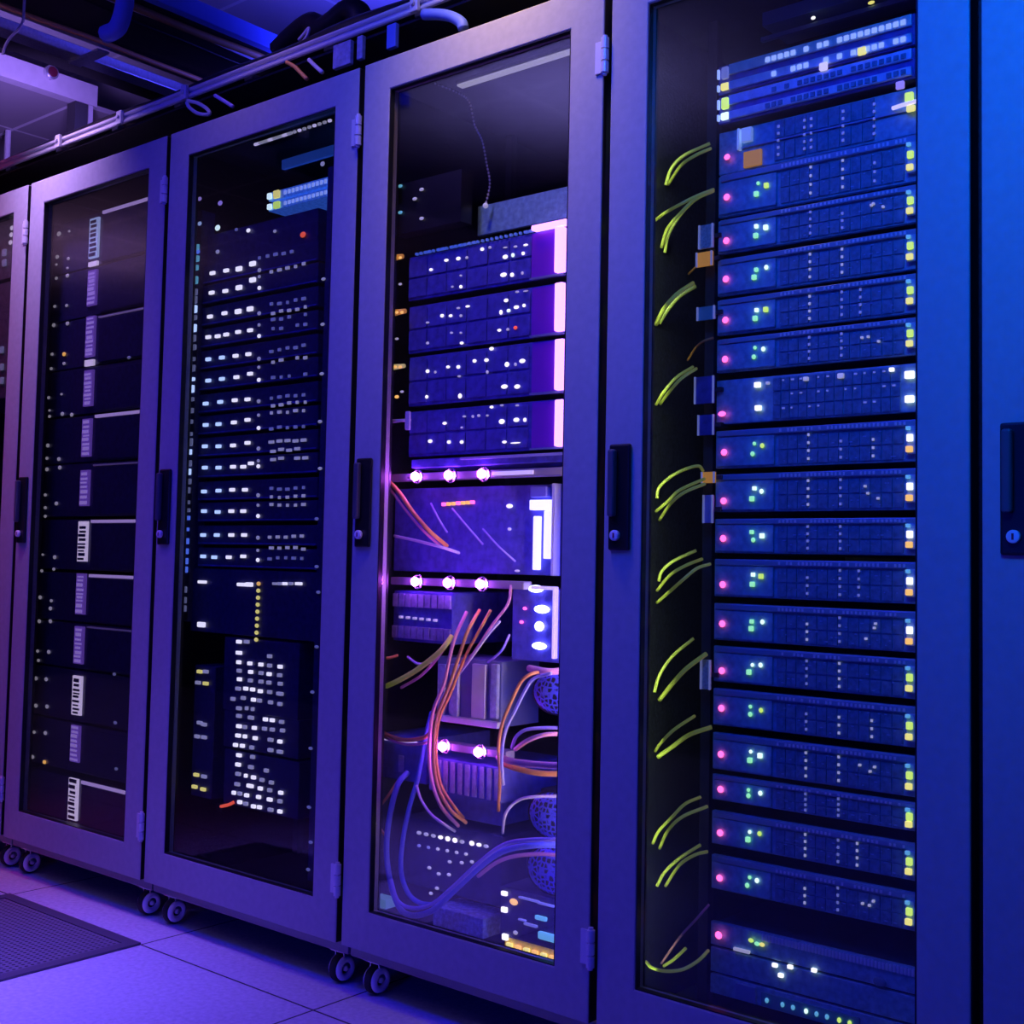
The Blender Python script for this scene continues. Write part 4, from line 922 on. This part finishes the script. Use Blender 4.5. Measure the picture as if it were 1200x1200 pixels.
# cabinet E: a sliver
YE = .05
for i, (ya, yb, lab) in enumerate(((232, 262, 'pale lit box at the top of the far-end cabinet'), (262, 330, 'grey unit with three white lights in the far-end cabinet'), (330, 470, 'dark unit in the middle of the far-end cabinet'))):
    z1, z0 = at(10, ya, YE).z, at(10, yb-4, YE).z; x0, x1 = BX['e']+.1, at(19, ya, YE).x
    z1 = min(z1, 1.925)
    R = thing('server_unit', ((x0+x1)/2, YE, z0), lab, 'server', 'units in the far-end cabinet')
    link('chassis', boxes((x0, x1, YE, YE+.34, z0, z1)), mat('unit_grey', (.25, .24, .26), .4, noise=.3, nscale=60), R, .002)
    if i == 0: led(R, 'lit_label', 10, 239, YE-.004, 11, 10, L_labw, 'square')
    if i == 1:
        for y in (267, 275, 284): led(R, 'status_light', 14-(y-267)*.1, y, YE-.004, 6, 5.5, L_labw)
        for y in (296, 308): led(R, 'mark', 5, y, YE-.004, 6, 8, L_faint, 'square')
    if i == 2:
        for y in (470-60, 430, 446): led(R, 'mark', 2, y, YE-.004, 5, 8, L_faint, 'square')

# ------------------------------------------------------------------ overhead trays, cables, ceiling beam
LT = thing('cable_ladder', (-1.3, .3, 2.07), 'long galvanised cable ladder running above the cabinets', 'cable tray')
TZ = 2.118
for yy in (.10, .50):
    bm = bmesh.new()
    box(bm, -3.4, .4, yy-.002, yy+.004, TZ-.010, TZ+.010)
    for s in (-1, 1): tube(bm, [(-3.4, yy-.004, TZ+s*.0095), (.4, yy-.004, TZ+s*.0095)], .0055, 10)
    link('side_rail', bm, mat('rail_white', (.8, .8, .82), .35, .1), LT)
for q in range(13):
    bm = boxes((-3.3+q*.3, -3.27+q*.3, .105, .495, TZ-.018, TZ-.004)); link('rung', bm, rail_m, LT)
link('base_sheet', boxes((-3.4, .4, .107, .494, TZ-.026, TZ-.0195)), tray_m, LT)
for px in (70, 142, 218, 488):
    p = at(px, 195-px*.39+ (4 if px < 150 else 0), .09); bm = boxes((p.x-.012, p.x+.012, .080, .0900, TZ-.019, TZ+.019)); cyl(bm, (p.x, .077, TZ), 'y', .006, .006, 12); link('coupling', bm, mat('rail_white', (0, 0, 0)), LT, .002)
for xx in (-2.9, -1.95, -1.0, -.1):
    for yy in (.30,):
        pass
bm = bmesh.new(); pr = []
for q, xx in enumerate((-1.0, -.05)):
    for yy in (.515,):
        b_ = bmesh.new(); cyl(b_, (xx, yy, (TZ+CEIL)/2-.002), 'z', .005, CEIL-TZ-.006, 10); link('hanger_rod', b_, rail_m, LT)
bm.free()
# cable bundles in the ladder
BL = TZ-.004
for q, (yy, r, lab) in enumerate(((.16, .030, 'front black cable bundle lying in the long ladder'), (.325, .029, 'middle black cable bundle lying in the long ladder'), (.425, .028, 'rear black cable bundle lying in the long ladder'))):
    P = []; x = -3.35
    while x <= .35: P.append((x, yy+random.uniform(-.012, .012), BL+r+random.uniform(0, .012))); x += .25
    bm = bmesh.new(); tube(bm, P, r, 10, 4); o = centre(link('cable_bundle', bm, c_blk, None, 0, True)); tag(o, lab, 'cable bundle', 'black cable bundles in the long ladder')
def hump(pts, r, m, name, lab, cat, Y, top=None):
    P = [at(a, b2, Y) for a, b2 in pts]
    if top: P = [Vector((P[0].x, P[0].y, top)), Vector((P[0].x, P[0].y, P[0].z*.4+top*.6))]+P
    bm = bmesh.new(); tube(bm, P, r, 10, 5); return tag(centre(link(name, bm, m, None, 0, True)), lab, cat)
hump([(328, 62), (345, 45), (365, 30), (378, 36), (392, 28), (410, 14), (420, 18), (424, 34)], .034, c_blk, 'cable_slack', 'black hump of slack cable showing above the ladder rail', 'cable', .245)
hump([(350, 47), (356, 40), (362, 33), (360, 42), (354, 50)], .004, c_whi, 'cable_tie', 'white tie looped on the black cable hump', 'cable tie', .145)
def under(pts, r, m, name, lab, cat, Y=.0875): return hump(pts, r, m, name, lab, cat, Y)
under([(336, 73), (345, 78), (353, 86), (360, 93)], .005, c_org, 'hanging_cable', 'short orange cable end hanging below the ladder rail', 'cable')
under([(362, 70), (370, 78), (378, 85)], .005, c_whi, 'hanging_cable', 'short white cable end hanging below the ladder rail', 'cable')
under([(220, 118), (232, 121), (243, 128), (245, 134), (232, 133), (222, 126), (219, 120)], .005, mat('rail_white', (0, 0, 0)), 'hanging_shackle', 'oval metal loop hanging below the ladder rail', 'shackle')
under([(252, 112), (262, 118), (273, 125)], .005, c_lil, 'hanging_cable', 'lilac cable end hanging left of the orange one', 'cable')
under([(497, 17), (515, 17), (530, 20), (541, 27), (543, 34)], .012, strap_m, 'cable_strap', 'wide blue strap arching down onto the cabinet with violet lamps', 'strap', .06)
for (xa, xb, ya, yb, m, lab) in ((390, 410, 60, 74, patch_m, 'pale grey clip block under the ladder rail'), (453, 463, 34, 54, strap_m, 'upright blue strap under the ladder rail'), (418, 424, 52, 68, patch_m, 'thin grey clip just above the seam between two cabinets')):
    Y = .085; a = at(xa, ya, Y); b2 = at(xb, yb, Y)
    R = tag(centre(link('rail_clip', boxes((a.x, b2.x, Y, Y+.012, b2.z, TZ-.025)), m, None, .002)), lab, 'clip')

# crosswise tray with solid dark bottom
ZX = 2.5
CT = thing('cable_tray', (-1.94, .5, ZX), 'wide dark tray crossing overhead with a blue right edge', 'cable tray')
link('tray_bottom', boxes((-2.13, -1.77, -1.2, 1.49, ZX+.002, ZX+.010)), tray_m, CT)
link('side_rail', boxes((-1.768, -1.735, -1.2, 1.49, ZX-.004, ZX+.05)), mat('rail_blue', (.10, .22, .80), .4), CT, .003)
link('side_rail', boxes((-2.165, -2.132, -1.2, 1.49, ZX-.004, ZX+.07)), rail_m, CT, .003)
for yy in (-.9, .2, 1.3):
    for xx in (-2.10, -1.80):
        bm = bmesh.new(); cyl(bm, (xx, yy, (ZX+.01+CEIL)/2), 'z', .005, CEIL-ZX-.014, 10); link('hanger_rod', bm, rail_m, CT)
def along(x, z, r, m, lab, wob=.008):
    z = ZX+.002-r-.0055
    P = [(x+random.uniform(-wob, wob), y, z+random.uniform(-.004, .004)) for y in (-1.15, -.8, -.4, 0, .2, .4, .6, .8, 1.1, 1.48)]
    bm = bmesh.new(); tube(bm, P, r, 8, 4); return tag(centre(link('cable', bm, m, None, 0, True)), lab, 'cable', 'cables tied under the crossing trays')
along(-1.795, ZX-.011, .012, c_brn, 'thick tan cable along the right edge of the crossing tray')
along(-1.83, ZX-.006, .005, c_whi, 'thin white cable beside the tan one')
along(-1.90, ZX-.005, .004, c_blk, 'thin black cable under the dark tray')
along(-2.112, ZX-.010, .008, c_org, 'orange cable along the left edge of the crossing tray')
CT2 = thing('cable_tray', (-2.5, .5, 2.52), 'narrower dark tray crossing overhead at the upper left', 'cable tray')
link('side_rail', boxes((-2.345, -2.275, -1.2, 1.49, 2.496, 2.53)), rail_m, CT2, .003)
link('tray_bottom', boxes((-2.545, -2.35, -1.2, 1.49, 2.55, 2.56)), tray_m, CT2)  # dark sheet added so the void above the beam stays black
link('crossbar', boxes((-2.34, -2.17, .27, .31, 2.488, 2.4955)), rail_m, CT2)
for xx in (-2.51, -2.40):
    for yy in (-.8, 1.2):
        bm = bmesh.new(); cyl(bm, (xx, yy, (2.56+CEIL)/2), 'z', .005, CEIL-2.566, 10); link('hanger_rod', bm, rail_m, CT2)
hump([(147, -12), (145, 10), (140, 28), (134, 36), (124, 40)], .024, strap_m, 'flexible_conduit', 'blue flexible conduit dropping from the ceiling in front of the crossing tray', 'conduit', .0, CEIL-.004)
hump([(29, -8), (28, 10), (27, 24), (21, 35), (12, 44), (6, 54), (3, 64)], .004, c_whi, 'hanging_wire', 'thin white wire hanging at the upper left', 'wire', -.08, ZX+.001)
# beam with soffit beyond
FX = -2.96
struct('trim_1', boxes((FX-.05, FX, -1.6, .745, 2.628, 2.71)), mat('beam_paint', (.62, .6, .64), .6, noise=.05))
struct('trim_2', boxes((FX-.06, FX-.002, .655, .708, 0, 2.627)), mat('post_dark', (.06, .06, .065), .5))
struct('trim_3', boxes((FX-.055, FX-.002, .712, .730, 0, 2.627)), mat('beam_paint', (0, 0, 0)))
struct('ceiling_far', boxes((-6.98, FX-.062, -3.15, 1.2, 2.64, 2.66)), ceil_tiles('soffit_tiles', (.40, .38, .40), -.1, -.09))
p = atx(58, 86, FX)
R = thing('smoke_detector', p, 'small dark red round sensor on the lit beam at upper left', 'sensor')
bm = bmesh.new(); cyl(bm, (FX+.012, p.y, p.z), 'x', .026, .022, 24); link('sensor_ring', bm, rail_m, R, .003, True)
bm = bmesh.new(); cyl(bm, (FX+.025, p.y, p.z), 'x', .019, .006, 24); link('sensor_cap', bm, mat('sensor_red', (.12, .01, .03), .4), R, .002, True)
p = at(12, 120, .4)
bm = bmesh.new(); a = atx(12, 100, -3.52); cyl(bm, (a.x, a.y, (2.638+1.6)/2), 'z', .012, 2.636-1.6, 12)
tag(centre(link('hanging_pole', bm, panel_w)), 'pale upright pole hanging from the soffit at far left', 'pole')

# ------------------------------------------------------------------ light
def area(name, loc, target, size, energy, col, shape='RECTANGLE', size_y=None, spread=PI):
    l = bpy.data.lights.new(name, 'AREA'); l.energy = energy; l.color = col; l.shape = shape; l.size = size; l.size_y = size_y or size; l.spread = spread
    o = bpy.data.objects.new(name, l); COL.objects.link(o); o.location = loc
    o.rotation_euler = (Vector(target)-Vector(loc)).to_track_quat('-Z', 'Y').to_euler(); return o
area('blue_aisle_lamp', (1.0, -1.5, 2.4), (1.0, 0, 1.75), .4, 9.6, (0.0, 0.14, 1.0), spread=1.3)
area('lilac_aisle_lamp', (-.25, -.7, 2.75), (-.3, 0, 2.0), 0.3, 0.66, (0.366, 0.476, 1.000), spread=1.0)
area('lilac_door_lamp', (-.25, -.3, 2.5), (-.25, 0, 2.0), 0.2, 1.40, (1.000, 0.600, 0.143), spread=1.1)
area('violet_door_lamp', (-1.95, -.3, 2.5), (-1.95, 0, 2.0), 0.2, 5.00, (0.600, 0.360, 1.000), spread=1.1)
area('magenta_far_lamp', (-2.6, -.75, 2.7), (-2.1, 0, .9), 0.4, 2.85, (1.000, 0.000, 0.000), spread=1.2)
area('soft_door_lamp', (-1.05, -.3, 2.5), (-1.05, 0, 2.0), 0.2, 0.14, (1.000, 0.592, 0.592), spread=1.1)
area('floor_violet_lamp', (-1.3, -.75, 2.85), (-1.3, -.65, 0), 0.3, 5.4, (0.18, 0.10, 1.000), spread=.6)
area('blue_fill_lamp', (-.3, -1.3, 2.85), (-.3, 0, 1.0), 0.4, 12, (0.000, 0.000, 1.000), spread=1.6)
area('blue_fill_lamp', (-1.4, -1.3, 2.85), (-1.4, 0, 1.0), 0.4, 4.96, (0.000, 0.000, 1.000), spread=1.6)
area('ceiling_blue_fill', (-1.6, .9, 2.45), (-2.0, .95, 2.9), .3, 9, (.06, .055, 1))  # unseen uplight added to brighten the ceiling patch
area('beam_violet_fill', (-2.3, .25, 2.20), (-3.3, .45, 2.60), .2, 3.6, (.36, .2, 1), spread=1.5)  # unseen source added to light the beam and soffit
area('ceiling_lilac_fill', (-1.75, -2.2, 2.0), (-1.75, -2.2, 2.9), .6, 10, (.34, .28, 1), spread=1.9)  # unseen uplight added so the bright ceiling hazes the glass

area('far_ceiling_fill', (-5.0, -2.0, 2.0), (-5.0, -2.0, 2.9), .9, 8, (.8, .42, .95))  # another unseen uplight, added for haze in the far panes
area('low_blue_fill', (.4, -2.8, 1.0), (-.4, 0, .1), .4, 8, (0, .008, 1))  # unseen fill added for the floor under the cabinets

area('added_cabinet_fill', (.076, .037, 1.02), (.012, .165, 1.02), .012, .6, (.80, 1, .55), size_y=1.75, spread=1.1)  # added behind the left stile to bring out the yellow cables
area('added_cabinet_fill', (-.052, .036, .72), (-.6, .06, .70), .012, .5, (1, .70, .38), size_y=.75, spread=1.2)  # warm fill added behind the right stile for the tangled cables

w = bpy.data.worlds.new('world'); sc.world = w; w.use_nodes = True
w.node_tree.nodes['Background'].inputs[0].default_value = (.02, .015, .12, 1); w.node_tree.nodes['Background'].inputs[1].default_value = .05
sc.view_settings.view_transform = 'Standard'; sc.view_settings.look = 'None'; sc.view_settings.gamma = 1; sc.view_settings.use_curve_mapping = False
sc.view_settings.exposure = 0
sc.cycles.use_denoising = True
sc.cycles.max_bounces = 6; sc.cycles.transparent_max_bounces = 12; sc.cycles.sample_clamp_indirect = 4
